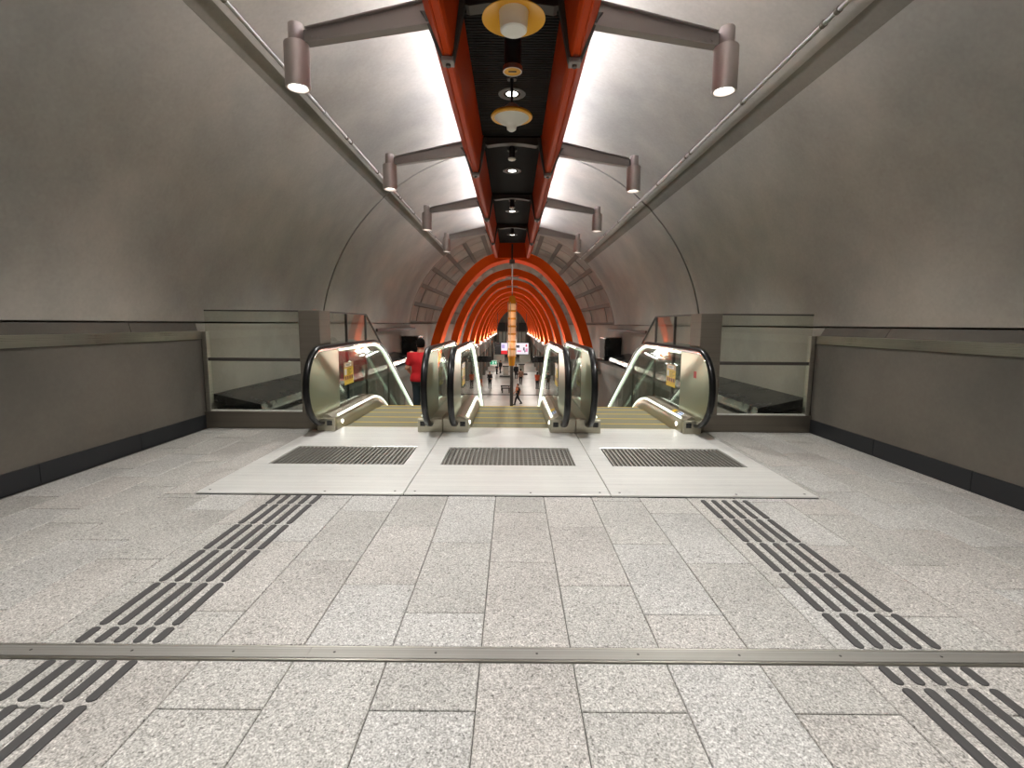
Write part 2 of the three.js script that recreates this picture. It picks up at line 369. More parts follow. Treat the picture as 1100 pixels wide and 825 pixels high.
// back wall behind the camera, and the vault's footings
{
  struct(mesh('wall_back', box(-5, 5, -.3, 6, ZE, ZE + .2), M.lowWall), 'plain end wall closing the tunnel behind the viewer', 'wall');
  for (const s of [-1, 1]) {
    const w = struct(group(s < 0 ? 'wall_void_left' : 'wall_void_right'), s < 0 ? 'grey side wall of the void below the vault behind the person in red' : 'grey side wall of the void below the vault away from the red shirt', 'wall');
    const f = (a, b, ...r) => box(Math.min(s * a, s * b), Math.max(s * a, s * b), ...r);
    for (const [za, zb] of [[ZS - .1, Z1 + .02], [Z1 - .02, Z2], [Z2 - .02, ZF]]) { mesh('side_panel', f(4.31, 4.6, -.6, 1.435, zb, za), M.vault, w); }
    mesh('gap_back', f(4.56, 4.6, 1.43, 1.5, ZF, ZS - .1), M.vault, w);
    const l = struct(group(s < 0 ? 'trim_2' : 'trim_3'), s < 0 ? 'pale concrete ledge beside the outer escalator on the red-shirt side' : 'pale concrete ledge beside the outer escalator away from the red shirt', 'ledge');
    mesh('ledge_top', [f(2.72, 4.6, -.55, .05, -9.4, ZS - .1), f(3.4, 4.6, -.45, .05, Z2, -9.4)], M.ledge, l);
    mesh('ledge_nosing', f(3.34, 3.42, -.2, .07, Z2, -9.4), M.ledge, l);
    const d = tag(group('duct_cover'), s < 0 ? 'long black duct cover lying along the wall behind the glass, red-shirt side' : 'long black duct cover lying along the wall behind the glass, away from the red shirt', 'duct cover', 'black duct covers');
    for (let z = -7.05; z > -18; z -= 2.2) {
      const pts = [[s * 4.303, .3], [s * 4.303, .42], [s * 3.62, .27], [s * 3.6, .15]];
      mesh('cover_lid', prismZ(s > 0 ? pts : pts.slice().reverse(), z - 2.19, z, .006), M.black, d);
    }
    mesh('duct_base', f(3.75, 4.3, .052, .2, -18, -7.12), M.darkBox, d);
    // brown rail on the wall
    const r = tag(group('wall_rail'), s < 0 ? 'dark brown rail fixed along the far side wall, red-shirt side' : 'dark brown rail fixed along the far side wall, away from the red shirt', 'rail', 'brown wall rails');
    mesh('rail', f(4.2, 4.26, 1.18, 1.28, -21.5, -15.5), M.brown, r);
    for (let z = -16; z > -21.4; z -= 1.7) mesh('rail_bracket', f(4.24, 4.32, 1.2, 1.25, z - .03, z + .03), M.frame, r);
    // black cabinet at the end of the ledge
    const c = tag(group('equipment_cabinet'), s < 0 ? 'black equipment cabinet on the ledge at the tunnel ring, red-shirt side' : 'black equipment cabinet on the ledge at the tunnel ring, away from the red shirt', 'cabinet', 'black cabinets by the tunnel ring');
    mesh('cabinet_body', cbox(Math.min(s * 3.65, s * 4.29), Math.max(s * 3.65, s * 4.29), .051, .95, -20.4, -19.2, .015), M.black, c);
    mesh('cabinet_door', cbox(Math.min(s * 3.64, s * 3.655), Math.max(s * 3.64, s * 3.655), .12, .9, -20.32, -19.28, .004), M.darkBox, c);
  }
}
// conduits on the vault
for (const [ang, label] of [[127.2, 'thin galvanised conduit clipped along the vault on the side of the person in red'], [49.0, 'thin galvanised conduit clipped along the vault on the side away from the red shirt']]) {
  const t = tag(group('ceiling_conduit'), label, 'conduit', 'vault conduits'), r = VR - .075, p = (rad, z) => [rad * Math.cos(ang * D2R), VC + rad * Math.sin(ang * D2R), z];
  for (let z = 6.8; z > -20; z -= 3.5) {
    const ze = Math.max(-20.6, z - 3.5);
    mesh('pipe', rod(p(r, z), p(r, ze + .0), .021, 14), M.pipe, t);
    mesh('coupling', rod(p(r, ze + .09), p(r, ze - .02), .029, 14), M.pipe, t);
    for (const zz of [z - .85, z - 1.05, z - 2.6]) { const c = mesh('clip', [rod(p(r, zz - .02), p(r, zz + .02), .03, 12)], M.steelDark, t); mesh('standoff', rod(p(r + .02, zz), p(VR + .02, zz), .009, 8), M.steelDark, c); }
  }
}

/* ---------- overhead orange beam ---------- */
const beam = tag(group('ceiling_beam'), 'long orange ceiling beam with a black slatted underside running down the tunnel', 'beam');
const ZB0 = ZE - .05, ZB1 = -18.98;
{
  for (const s of [-1, 1]) {
    const prof = [[.555, 3.925], [.57, 3.915], [.575, 3.93], [.62, 3.93], [.625, 3.915], [.64, 3.925], [.655, 3.96], [.785, 4.27], [.80, 4.5], [.46, 4.56], [.478, 4.45], [.535, 3.97]].map(([x, y]) => [s * x, y]);
    let prev = ZB0;
    for (let k = -4; k <= 4; k++) { const z = Math.max(ZB1, FZ(k)); if (z > ZB0) continue; mesh('girder', prismZ(s > 0 ? prof : prof.slice().reverse(), z + (k < 4 ? .012 : 0), prev - .012), M.orange, beam); prev = z; }
    // uplight strips on top of the girder
    const cg = [];
    for (let z = ZB0 - .3; z > ZB1 + .6; z -= 3.5) {
      const z1 = Math.max(ZB1 + .2, z - 3.3), h = group('uplight', beam);
      mesh('housing', prismZ([[s * .62, 4.53], [s * .8, 4.505], [s * .815, 4.6], [s * .62, 4.6]].slice()[s > 0 ? 'slice' : 'reverse'](), z1, z), M.frame, h);
      const a = new THREE.Vector3(s * .722, 4.604, (z + z1) / 2);
      mesh('diffuser', box(s * .722 - .07, s * .722 + .07, 4.6, 4.606, z1, z), M.upstrip, h);
      const L = new THREE.RectAreaLight(0xfaf6ff, POWER.up, z - z1, .13); L.position.set(a.x, 4.615, a.z); L.lookAt(a.x + s * .75, 5.15, a.z);
      L.name = 'uplight_lamp'; scene.add(L);
    }
  }
  // black corrugated soffit, one sheet per bay
  let prev = ZB0;
  for (let k = -4; k <= 4; k++) {
    const z = Math.max(ZB1, FZ(k)); if (z > ZB0) continue;
    const prof = []; let zz = prev - .06;
    while (zz > z + .1) { prof.push([zz, 4.46], [zz - .022, 4.46], [zz - .028, 4.48], [zz - .044, 4.48]); zz -= .05; }
    const lastZ = prof[prof.length - 1][0]; prof.push([lastZ, 4.52], [prof[0][0], 4.52]);
    mesh('slatted_soffit', prismX(prof, -.475, .475), M.slat, beam); prev = z;
  }
  mesh('end_plate', cbox(-.62, .62, 3.93, 4.5, -19.085, -18.99, .006), M.archOrange, beam);
  mesh('beam_top', box(-.47, .47, 4.545, 4.58, ZB1, ZB0), M.frame, beam);
}
const LAMPS = [];
for (let k = -3; k <= 3; k++) {
  const z = FZ(k), t = tag(group('lamp_bracket'), 'grey steel bracket frame across the orange beam with two outstretched lamp arms', 'bracket', 'bracket frames under the beam');
  const d = .05;
  for (const s of [-1, 1]) {
    const o = (pts) => { const q = pts.map(([x, y]) => [s * x, y]); return s > 0 ? q : q.reverse(); };
    const arm = mesh('arm', prismZ(o([[.76, 4.20], [1.928, 4.03], [1.928, 4.145], [.74, 4.41], [.70, 4.41], [.735, 4.25]]), z - .014, z + .014, .003), M.arm, t);
    mesh('arm_flange', [prismZ(o([[.76, 4.19], [1.9, 4.022], [1.9, 4.036], [.76, 4.206]]), z - d, z + d, .002), prismZ(o([[.79, 4.392], [1.9, 4.145], [1.9, 4.157], [.79, 4.406]]), z - d, z + d, .002)], M.arm, arm);
    for (const bx of [1.80, 1.86]) mesh('bolt', (() => { const g = new THREE.CylinderGeometry(.014, .014, .04, 8); g.rotateX(Math.PI / 2); g.translate(s * bx, 4.085, z); return g.toNonIndexed(); })(), M.arm, arm);
    mesh('outer_strap', prismZ(o([[.62, 3.885], [.66, 3.905], [.80, 4.25], [.84, 4.30], [.79, 4.30], [.765, 4.25], [.64, 3.93]]), z - .045, z + .045, .004), M.frame, t);
    mesh('inner_strap', prismZ(o([[.53, 3.89], [.56, 3.885], [.545, 3.93], [.47, 4.46], [.415, 4.46], [.43, 4.36]]), z - .045, z + .045, .004), M.frame, t);
    const c = mesh('clamp', cbox(s * .59 - .055, s * .59 + .055, 3.862, 3.91, z - .06, z + .06, .008), M.arm, t);
    mesh('clamp_bolt', cyl(.024, .024, 3.84, 3.864, s * .59, z, 10), M.frame, c);
  }
  const cr = [[-.45, 4.458], [-.45, 4.36], [-.39, 4.335]]; for (let i = 1; i < 8; i++) { const u = i / 8; cr.push([-.39 + .78 * u, 4.335 + .05 * Math.sin(Math.PI * u)]); } cr.push([.39, 4.335], [.45, 4.36], [.45, 4.458]);
  mesh('cross_plate', prismZ(cr, z - .03, z + .03, .004), M.frame, t);
  mesh('cross_flange', prismZ([[-.42, 4.335], [-.39, 4.325], [-.2, 4.352], [0, 4.366], [.2, 4.352], [.39, 4.325], [.42, 4.335], [.2, 4.366], [0, 4.38], [-.2, 4.366]], z - .07, z + .07, .002), M.frame, t);
  for (const s of [-1, 1]) {
    const L = tag(group('spotlight'), 'brushed steel cylinder spotlight hanging from the end of a bracket arm, lit', 'spotlight', 'cylinder spotlights along the beam');
    L.position.set(s * 2.0, 0, z);
    const neck = mesh('neck', lathe([[0, 4.20], [.064, 4.20], [.07, 4.19], [.07, 4.02], [0, 4.02]], 24), M.lampSteel, L); neck.userData.label = 'narrower steel neck';
    mesh('housing', smooth(lathe([[.06, 4.03], [.108, 4.03], [.113, 4.02], [.113, 3.645], [.108, 3.64], [.094, 3.64], [.09, 3.66], [.085, 3.73]], 32), 30), M.lampSteel, L);
    mesh('lens', cyl(.082, .082, 3.672, 3.678, 0, 0, 24), M.lens, L);
    const sp = new THREE.SpotLight(0xfdfaf7, POWER.spot, 0, 62 * D2R, 1, 2); sp.position.set(s * 2.0, 3.63, z); sp.target.position.set(s * 2.0 - s * .05, 0, z); sp.castShadow = true; sp.shadow.radius = 4; sp.name = 'spotlight_lamp';
    scene.add(sp, sp.target);
  }
}
// recessed downlights in the slatted soffit
for (let k = -2; k <= 3; k++) {
  const z = k === 0 ? -6.85 : FZ(k) - 1.7, t = tag(group('recessed_downlight'), 'round recessed downlight with grey rim in the black slatted soffit', 'downlight', 'downlights in the beam');
  t.position.set(0, 0, z);
  mesh('rim', smooth(lathe([[.11, 4.452], [.165, 4.448], [.18, 4.452], [.18, 4.462], [.11, 4.462]], 32), 30), M.frame, t);
  mesh('reflector', smooth(lathe([[.11, 4.456], [.09, 4.475], [.1, 4.48]], 24), 30), M.black, t);
  mesh('bulb', cyl(.075, .075, 4.452, 4.456, 0, 0, 24), M.lens, t);
  const sp = new THREE.SpotLight(0xf8f8ff, POWER.down, 0, 50 * D2R, 1, 2); sp.position.set(0, 4.44, z); sp.target.position.set(0, 0, z); sp.castShadow = true; sp.shadow.radius = 3; sp.name = 'downlight_lamp'; scene.add(sp, sp.target);
}
// pendants
{
  const a = tag(group('pendant_lamp'), 'pendant with a broad yellow dish and a white drum under its middle', 'pendant lamp'); a.position.set(.02, 0, -4.45);
  mesh('dish', smooth(lathe([[.02, 4.12], [.13, 4.09], [.262, 4.0], [.266, 3.992], [.258, 3.99], [.13, 4.045], [.02, 4.06]], 48), 40), M.yellow, a);
  mesh('drum', smooth(lathe([[0, 3.895], [.10, 3.895], [.112, 3.905], [.124, 4.05], [0, 4.06]], 40), 30), M.opal, a);
  mesh('stem', cyl(.03, .03, 4.11, 4.46, 0, 0, 16), M.cable, a);
  const b = tag(group('pendant_lamp'), 'pendant with a white bowl ending in a nub, ringed by a yellow rim', 'pendant lamp'); b.position.set(0, 0, -6.42);
  mesh('cap', smooth(lathe([[.03, 4.16], [.07, 4.13], [.19, 4.03], [.03, 4.03]], 40), 30), M.white, b);
  mesh('rim', smooth(lathe([[.2, 4.035], [.235, 4.03], [.258, 4.0], [.25, 3.985], [.215, 3.985], [.2, 4.0]], 48), 40), M.yellow, b);
  mesh('bowl', smooth(lathe([[0, 3.83], [.03, 3.832], [.055, 3.85], [.062, 3.885], [.085, 3.915], [.15, 3.94], [.218, 3.99], [.2, 4.01], [0, 4.01]], 48), 40), M.opal, b);
  mesh('stem', [cyl(.014, .022, 4.15, 4.46, 0, 0, 14), cyl(.06, .06, 4.43, 4.46, 0, 0, 16)], M.cable, b);
  const c = tag(group('pendant_lamp'), 'black tube pendant with a yellow disc at its lower end', 'pendant lamp'); c.position.set(0.01, 0, -5.3);
  mesh('tube', cyl(.085, .085, 4.0, 4.46, 0, 0, 28), M.cable, c);
  mesh('brass_ring', smooth(lathe([[.084, 4.03], [.098, 4.03], [.1, 4.01], [.096, 3.985], [.084, 3.985]], 32), 30), M.pipe, c);
  mesh('disc', cyl(.088, .09, 3.99, 4.01, 0, 0, 28), M.yellow, c);
  mesh('slot', [box(-.04, .04, 3.986, 3.991, -.012, .012)], M.cable, c);
  for (let k = 1; k <= 3; k++) {
    const p = tag(group('tube_pendant'), 'small dark tube pendant with a pale round end in the beam', 'pendant lamp', 'small tube pendants'); p.position.set(0, 0, FZ(k) - .28);
    mesh('tube', cyl(.05, .05, 4.24, 4.46, 0, 0, 20), M.cable, p); mesh('end_disc', smooth(lathe([[0, 4.2], [.05, 4.205], [.066, 4.22], [.06, 4.24], [0, 4.245]], 24), 40), M.opal, p);
    const q = tag(group('ceiling_speaker'), 'small flat round grey speaker on the black slatted soffit', 'speaker', 'round soffit speakers'); q.position.set(0, 0, FZ(k) - .52);
    mesh('body', cyl(.085, .085, 4.435, 4.462, 0, 0, 24), M.frame, q); mesh('grille', cyl(.07, .07, 4.43, 4.436, 0, 0, 24), M.lowWall, q);
  }
}

/* ---------- escalators ---------- */
const EB = -5;                               // concourse level
const T30 = Math.tan(30 * D2R);
function fillet(pts, r, n = 8) {              // round the inner corners of an open polyline
  const out = [pts[0]];
  for (let i = 1; i < pts.length - 1; i++) {
    const p = new THREE.Vector2(...pts[i]), a = new THREE.Vector2(...pts[i - 1]).sub(p), b = new THREE.Vector2(...pts[i + 1]).sub(p);
    const la = a.length(), lb = b.length(); a.normalize(); b.normalize();
    const ang = Math.acos(a.dot(b)), t = Math.min(r / Math.tan(ang / 2), la * .48, lb * .48), A = p.clone().addScaledVector(a, t), B = p.clone().addScaledVector(b, t);
    for (let k = 0; k <= n; k++) { const u = k / n; const q = A.clone().multiplyScalar((1 - u) * (1 - u)).addScaledVector(p, 2 * u * (1 - u)).addScaledVector(B, u * u); out.push([q.x, q.y]); }
  }
  out.push(pts[pts.length - 1]); return out;
}
// path of height h above the treads, its bend shifted by dz
function escPath(h, zb, zStart, zEnd) {
  const drop = -EB, zl = zb - drop / T30; return fillet([[zStart, h], [zb, h], [zl, h + EB], [zEnd, h + EB]], 2.0, 10);
}
const yOn = (path, z) => { for (let i = 0; i + 1 < path.length; i++) if (z <= path[i][0] && z >= path[i + 1][0]) { const u = (path[i][0] - z) / (path[i][0] - path[i + 1][0] || 1); return path[i][1] + u * (path[i + 1][1] - path[i][1]); } return path[path.length - 1][1]; };
const handPath = escPath(1.13, -9.35, -6.45, -19.2), deckPath = escPath(.2, -8.75, -6.45, -19.2), stepPath = escPath(0, -8.85, -6.72, -19.2);
function warnSign() {
  return canvasTex(128, 192, (c, w, h) => {
    c.fillStyle = '#e8c21c'; c.fillRect(0, 0, w, h); c.fillStyle = '#c9a27a'; c.fillRect(0, 0, w, 46);
    c.fillStyle = '#f4efe2'; c.fillRect(16, 10, 84, 26); c.fillStyle = '#55504a'; c.fillRect(22, 16, 70, 5); c.fillRect(22, 25, 58, 5);
    c.fillStyle = '#d8d6cf'; c.fillRect(4, 54, 30, 54); c.fillStyle = '#6b5a18'; for (let i = 0; i < 6; i++) c.fillRect(44, 56 + i * 10, 70 - (i % 3) * 14, 4);
    for (let r = 0; r < 1; r++) for (let i = 0; i < 4; i++) { c.fillStyle = '#b06a2a'; c.fillRect(6 + i * 30, 116, 26, 36); c.fillStyle = '#3b2a1a'; c.fillRect(12 + i * 30, 122, 12, 22); }
    c.fillStyle = '#c79c18'; c.fillRect(0, 160, w, 4);
  });
}
const signMat = S({ map: warnSign(), roughness: .4 });
const blueMat = S({ map: canvasTex(64, 64, (c) => { c.fillStyle = '#e6ebf2'; c.fillRect(0, 0, 64, 64); c.fillStyle = '#2458a8'; c.fillRect(5, 6, 22, 24); c.fillRect(34, 8, 24, 20); c.fillRect(8, 38, 20, 18); c.fillStyle = '#5b86c4'; c.fillRect(36, 36, 20, 20); }), roughness: .4 });
const redMat = S({ color: 0xb01c22, roughness: .4 });

function quadPrintX(x, z0, z1, y0, y1, s) {   // thin sticker on a plane x=const, s = facing
  const g = new THREE.PlaneGeometry(Math.abs(z1 - z0), y1 - y0); g.rotateY(s * Math.PI / 2); g.translate(x, (y0 + y1) / 2, (z0 + z1) / 2); return g;
}
ESC.forEach((xc, ei) => {
  const esc = tag(group('escalator'), ['escalator carrying the person in the red shirt', 'middle escalator between the other two, facing the amber lantern', 'escalator with the red dot sticker on its steel newel panel'][ei], 'escalator', 'three downward escalators');
  esc.position.set(xc, 0, 0);
  // landing plate with mat well
  const Q = [[-EH + .003, 4.04], [EH - .003, 4.04], [EH - .003, 6.5], [.55, 6.5], [.55, 6.74], [-.55, 6.74], [-.55, 6.5], [-EH + .003, 6.5]];
  const sh = new THREE.Shape(Q.map(([x, z]) => new THREE.Vector2(x, z))); sh.holes.push(new THREE.Path([[-.695, 4.905], [-.695, 5.645], [.695, 5.645], [.695, 4.905]].map(q => new THREE.Vector2(...q))));
  let pg = new THREE.ExtrudeGeometry(sh, { depth: .018, bevelEnabled: true, bevelThickness: .004, bevelSize: .004, bevelOffset: -.004, bevelSegments: 1 });
  pg.rotateX(-Math.PI / 2); pg.translate(0, -.004, 0);
  const plate = mesh('landing_plate', uvMetres(pg, ei * .37, ei * .21), M.alu, esc); plate.userData.label = 'brushed aluminium landing plate';
  for (const [sx, sz] of [[-.8, -4.1], [.8, -4.1], [0.2, -4.08]]) mesh('plate_screw', cyl(.01, .01, .017, .0195, sx, sz, 10), M.frame, plate);
  mesh('plate_frame', [box(-EH + .002, EH - .002, -.02, .004, -4.15, -4.036), box(-EH + .004, EH - .004, -.09, -.05, -6.7, -4.15)], M.pit, esc);
  // entrance mat in its well: ribs and cross rods
  const mat = group('entrance_mat', esc); mat.userData.label = 'ribbed metal entrance mat';
  const ng = 30, ribG = cbox(-.0075, .0075, -.03, .012, -5.642, -4.908, .002);
  for (let i = 0; i < ng; i++) mesh('mat_rib', ribG, M.cover, mat).position.x = -.69 + .02 + (1.34 / (ng - 1)) * i;
  const rodG = cbox(-.692, .692, -.03, -.004, -.010, .010, .002);
  for (let i = 0; i < 9; i++) mesh('mat_rod', rodG, M.steelDark, mat).position.z = -4.95 - i * .082;
  // comb and steps
  const comb = mesh('comb_plate', prismX([[-6.70, .0185], [-6.78, .006], [-6.78, -.012], [-6.70, -.0]], -.547, .547), M.deck, esc);
  mesh('comb_edge', box(-.547, .547, -.004, .0085, -6.79, -6.765), M.safety, comb);
  let idx = 0; const zE = -19;
  for (let z = -6.795; z > zE; z -= .4) {
    const y = Math.round(yOn(stepPath, z - .2) * 1e4) / 1e4 - .004, st = group('step', esc); st.position.set(0, y, z);
    const tg = (ESC.stepG ??= prismX([[0, 0], [-.394, 0], [-.394, -.03], [-.03, -.03], [-.012, -.23], [0, -.23]], -.545, .545));
    mesh('tread', tg, M.tread, st);
    mesh('yellow_edge', (ESC.edgeG ??= [box(-.545, .545, .0002, .0022, -.394, -.366)]), M.safety, st);
    if (++idx > 34) break;
  }
  mesh('truss_skirt', prismX([[-6.45, -.03], [-8.9, -.24], [-17.6, EB - .2], [-19.2, EB - .2], [-19.2, EB - .02], [-17.2, EB + .0 - .3], [-9, -.75], [-8.7, -.45], [-6.9, -.45]], -.54, .54), M.pit, esc);
  for (const s of [-1, 1]) {
    const ow = (ei === 0 && s < 0) || (ei === 2 && s > 0) ? .79 : .884, hx = s * .722, bal = group('balustrade', esc);
    const fl = (pts) => s > 0 ? pts : pts.map(([x, n]) => [-x, n]).reverse();
    // handrail : newel loop then the run
    const nl = []; for (let i = 0; i <= 20; i++) { const a = -Math.PI / 2 + Math.PI * i / 20; nl.push([-6.45 + .49 * Math.cos(a), .63 + .5 * Math.sin(a)]); }
    const bottom = []; for (let i = 1; i <= 20; i++) { const a = Math.PI / 2 + Math.PI * i / 20; bottom.push([-19.2 + .49 * Math.cos(a), .63 + EB + .5 * Math.sin(a)]); }
    const path = [[-6.62, .13], ...nl, ...handPath.slice(1), ...bottom, [-19.0, EB + .13]];
    mesh('handrail', sweep(path, [[-.04, -.012], [-.04, .008], [-.03, .024], [-.012, .031], [.012, .031], [.03, .024], [.04, .008], [.04, -.012], [.026, -.02], [-.026, -.02]].map(([x, n]) => [hx + x, n]).reverse()), M.rubber, bal);
    const guide = mesh('handrail_guide', sweep([...nl.slice(1), ...handPath.slice(1)].map(q => q), [[-.022, -.045], [.022, -.045], [.022, -.018], [-.022, -.018]].map(([x, n]) => [hx + x, n])), M.chrome, bal);
    // steel newel panel
    const pan = [[-7.1, .19], [-6.45, .19]]; for (let i = 1; i < 20; i++) { const a = -Math.PI / 2 + Math.PI * i / 20; pan.push([-6.45 + .445 * Math.cos(a), .635 + .445 * Math.sin(a)]); } pan.push([-6.45, 1.08], [-7.1, 1.08]);
    const np = mesh('newel_panel', prismX(pan, hx - .012, hx + .012, [], .003), M.polished, bal); np.userData.label = 'polished steel newel panel';
    if (ei === 2 && s === 1) mesh('red_sticker', [quadPrintX(hx - .0135, -6.58, -6.48, .76, .85, -1)], redMat, np);
    // glass panes
    const zc = [-7.105, -8.6, -9.6, -11.2, -12.8, -14.4, -16, -17.6, -19.2];
    for (let i = 0; i + 1 < zc.length; i++) {
      const a = zc[i] - .004, b = zc[i + 1] + .004, top = [], bot = [];
      for (let j = 0; j <= 8; j++) { const z = a + (b - a) * j / 8; top.push([z, yOn(handPath, z) - .045]); bot.push([z, yOn(deckPath, z) - .01]); }
      mesh('glass_pane', prismX([...bot, ...top.reverse()].reverse(), hx - .005, hx + .005), M.glass, bal);
    }
    // light strip beneath the handrail
    const lp = handPath.filter(q => q[0] > -12).map(q => q.slice()); lp[0] = [-7.12, 1.13]; lp.push([-16, yOn(handPath, -16)]);
    const led = mesh('light_strip', sweep(lp, [[-.034, -.075], [-.012, -.075], [-.012, -.045], [-.034, -.045]].map(([x, n]) => [hx - s * .023 + x + .023, n])), M.led, bal); led.userData.label = 'lit white strip under the handrail';
    // decks and skirt
    mesh('inner_deck', sweep(deckPath, fl([[.552, -.3], [.715, -.3], [.715, .035], [.66, .045], [.585, .0], [.56, -.05], [.552, -.12]])), M.deck, bal);
    const dl = deckPath.filter(q => q[0] > -12).map(q => q.slice()); dl[0][0] = -6.62; dl.push([-16, yOn(deckPath, -16)]);
    mesh('deck_light', sweep(dl, fl([[.575, -.012], [.592, .012], [.58, .022], [.563, -.002]])), M.led, bal);
    mesh('outer_deck', sweep(deckPath, fl([[.728, -.3], [ow, -.3], [ow, .0], [ow - .012, .012], [.728, .012]])), M.deck, bal);
    // end box
    const eb = mesh('end_box', cbox(Math.min(s * .552, s * (ow - .002)), Math.max(s * .552, s * (ow - .002)), .019, .2, -6.52, -6.42, .008), M.deck, bal);
    mesh('handrail_inlet', cbox(Math.min(s * .585, s * .655), Math.max(s * .585, s * .655), .1, .165, -6.425, -6.414, .002), M.black, eb);
    const lg = new THREE.CylinderGeometry(.026, .026, .012, 20); lg.rotateZ(Math.PI / 2);
    const sk = mesh('skirt_light', lg.toNonIndexed(), M.lens, bal); sk.position.set(s * .553, .1, -6.72);
    // stickers
    const sg = mesh('warning_sign', quadPrintX(hx - s * .007, -7.33, -7.75, .52, .86, -s), signMat, bal); sg.userData.label = 'yellow safety notice stuck on the glass';
    if (s > 0) {
      const q1 = new THREE.PlaneGeometry(.07, .1); q1.rotateX(-Math.PI / 2); const y1 = mesh('yellow_sticker', q1, M.safety, bal); y1.position.set(.622, .2285, -7.02); y1.rotation.z = .54;
      const q2 = new THREE.PlaneGeometry(.075, .17); q2.rotateX(-Math.PI / 2); const y2 = mesh('blue_sticker', q2, blueMat, bal); y2.position.set(.622, .2285, -6.78); y2.rotation.z = .54;
    }
    const rl = new THREE.RectAreaLight(0xf4ffe8, POWER.led, 2.1, .02); rl.position.set(xc + hx - s * .045, 1.06, -8.2); rl.lookAt(xc, .3, -8.2); rl.name = 'balustrade_lamp'; scene.add(rl);
  }
});

/* ---------- glass balustrades beside the outer escalators ---------- */
for (const s of [-1, 1]) {
  const t = tag(group('glass_balustrade'), s < 0 ? 'glass balustrade with wide steel post beside the escalator of the person in red' : 'glass balustrade with wide steel post beside the escalator with the red sticker', 'balustrade');
  const X = (a, b) => [Math.min(s * a, s * b), Math.max(s * a, s * b)], we = s < 0 ? -WL : WR;
  mesh('plinth', cbox(...X(2.67, we - .002), .001, .235, ZS - .1, ZS, .006), M.steelDark, t);
  mesh('plinth_top', box(...X(2.86, we - .08), .235, .25, ZS - .08, ZS - .015), M.alu, t);
  mesh('end_post', cbox(...X(we - .085, we - .025), .236, 1.325, ZS - .09, ZS - .012, .004), M.steel, t);
  const cp = mesh('corner_post', cbox(...X(2.57, 2.855), .0, 1.62, ZS - .4, ZS - .005, .008), M.steelDark, t); cp.userData.label = 'wide brushed steel corner post';
  mesh('glass_pane', box(...X(2.86, we - .06), .25, 1.6, ZS - .055, ZS - .043), M.glassTint, t);
  mesh('top_rail', cbox(...X(2.86, we - .06), 1.6, 1.62, ZS - .062, ZS - .036, .003), M.frame, t);
  mesh('mid_rail', cbox(...X(2.86, we - .085), .93, .972, ZS - .075, ZS - .02, .004), M.frame, t);
  // run beside the escalator
  const zs = [ZS - .4, -8.05, -9.1, -10.7, -12.3, -13.9, -15.5, -17.1], top = fillet([[ZS - .4, 1.62], [-9.15, 1.62], [-17.1, 1.62 - 7.95 * T30]], .15, 3), base = z => z > -9 ? .05 : Math.max(.05 - (-9 - z) * T30, EB + .3);
  for (let i = 0; i + 1 < zs.length; i++) {
    const a = zs[i] - .01, b = zs[i + 1] + .01, p = [[a, base(a)], [b, base(b)], [b, yOn(top, b) - .015], ...(a > -9.15 && b < -9.15 ? [[-9.15, 1.6]] : []), [a, yOn(top, a) - .015]];
    mesh('glass_pane', prismX(p.slice().reverse(), s * 2.68 - .005, s * 2.68 + .005), M.glassTint, t);
    const y1 = yOn(top, zs[i + 1]) - .02; mesh('mullion', cbox(...X(2.66, 2.70), base(zs[i + 1]), y1, zs[i + 1] - .015, zs[i + 1] + .015, .003), M.frame, t);
  }
  mesh('sloping_rail', sweep(top, [[-.014, -.02], [.014, -.02], [.014, .004], [-.014, .004]].map(([x, n]) => [s * 2.68 + x, n])), M.frame, t);
}

/* ---------- orange arches ---------- */
const ARCH = [];
{
  const prof = [[0, 4.25], [.62, 4.14], [1.2, 3.88], [1.9, 3.22], [2.44, 2.43], [2.83, 1.62], [3.12, .72], [3.26, .0], [3.32, -.32]];
  const c1 = new THREE.CatmullRomCurve3([...prof.slice(1).reverse().map(([x, y]) => new THREE.Vector3(-x, y, 0)), ...prof.map(([x, y]) => new THREE.Vector3(x, y, 0))]).getPoints(64);
  const out = c1.map(p => [p.x, p.y]), inn = out.map(([x, y], i) => { const a = out[Math.max(0, i - 1)], b = out[Math.min(out.length - 1, i + 1)], l = Math.hypot(b[0] - a[0], b[1] - a[1]); return [x + (b[1] - a[1]) / l * .34, y - (b[0] - a[0]) / l * .34]; });
  const g = smooth(prismZ([...inn, ...out.slice().reverse()], -1.1, 0, .012), 25);
  for (let k = 0; k < 12; k++) {
    const z = -19.1 - 6.3 * k, a = k === 0 ? tag(mesh('orange_arch', g, M.archOrange), 'first orange steel arch, carrying the end of the orange ceiling beam', 'arch', 'orange arches') : tag(mesh('orange_arch', g, M.archOrange), 'orange steel arch in the row over the lower concourse', 'arch', 'orange arches');
    a.position.z = z;
  }
}
// ridge conduit under the arches
{
  const t = tag(group('ridge_conduit'), 'thin grey conduit hung under the crowns of the arches down to the amber lantern', 'conduit');
  mesh('dropper', rod([0, 4.44, -18.93], [0, 3.78, -18.93], .035), M.frame, t);
  mesh('run', rod([0, 3.78, -18.9], [0, 3.78, -37.8], .04), M.frame, t);
  mesh('junction_box', cbox(-.1, .1, 3.7, 3.87, -18.98, -18.88, .01), M.arm, t);
  for (let k = 1; k < 3; k++) mesh('cross_tie', cbox(-.35, .35, 3.8, 3.85, -19.1 - 6.3 * k - .1, -19.1 - 6.3 * k + .02, .005), M.arm, t);
}
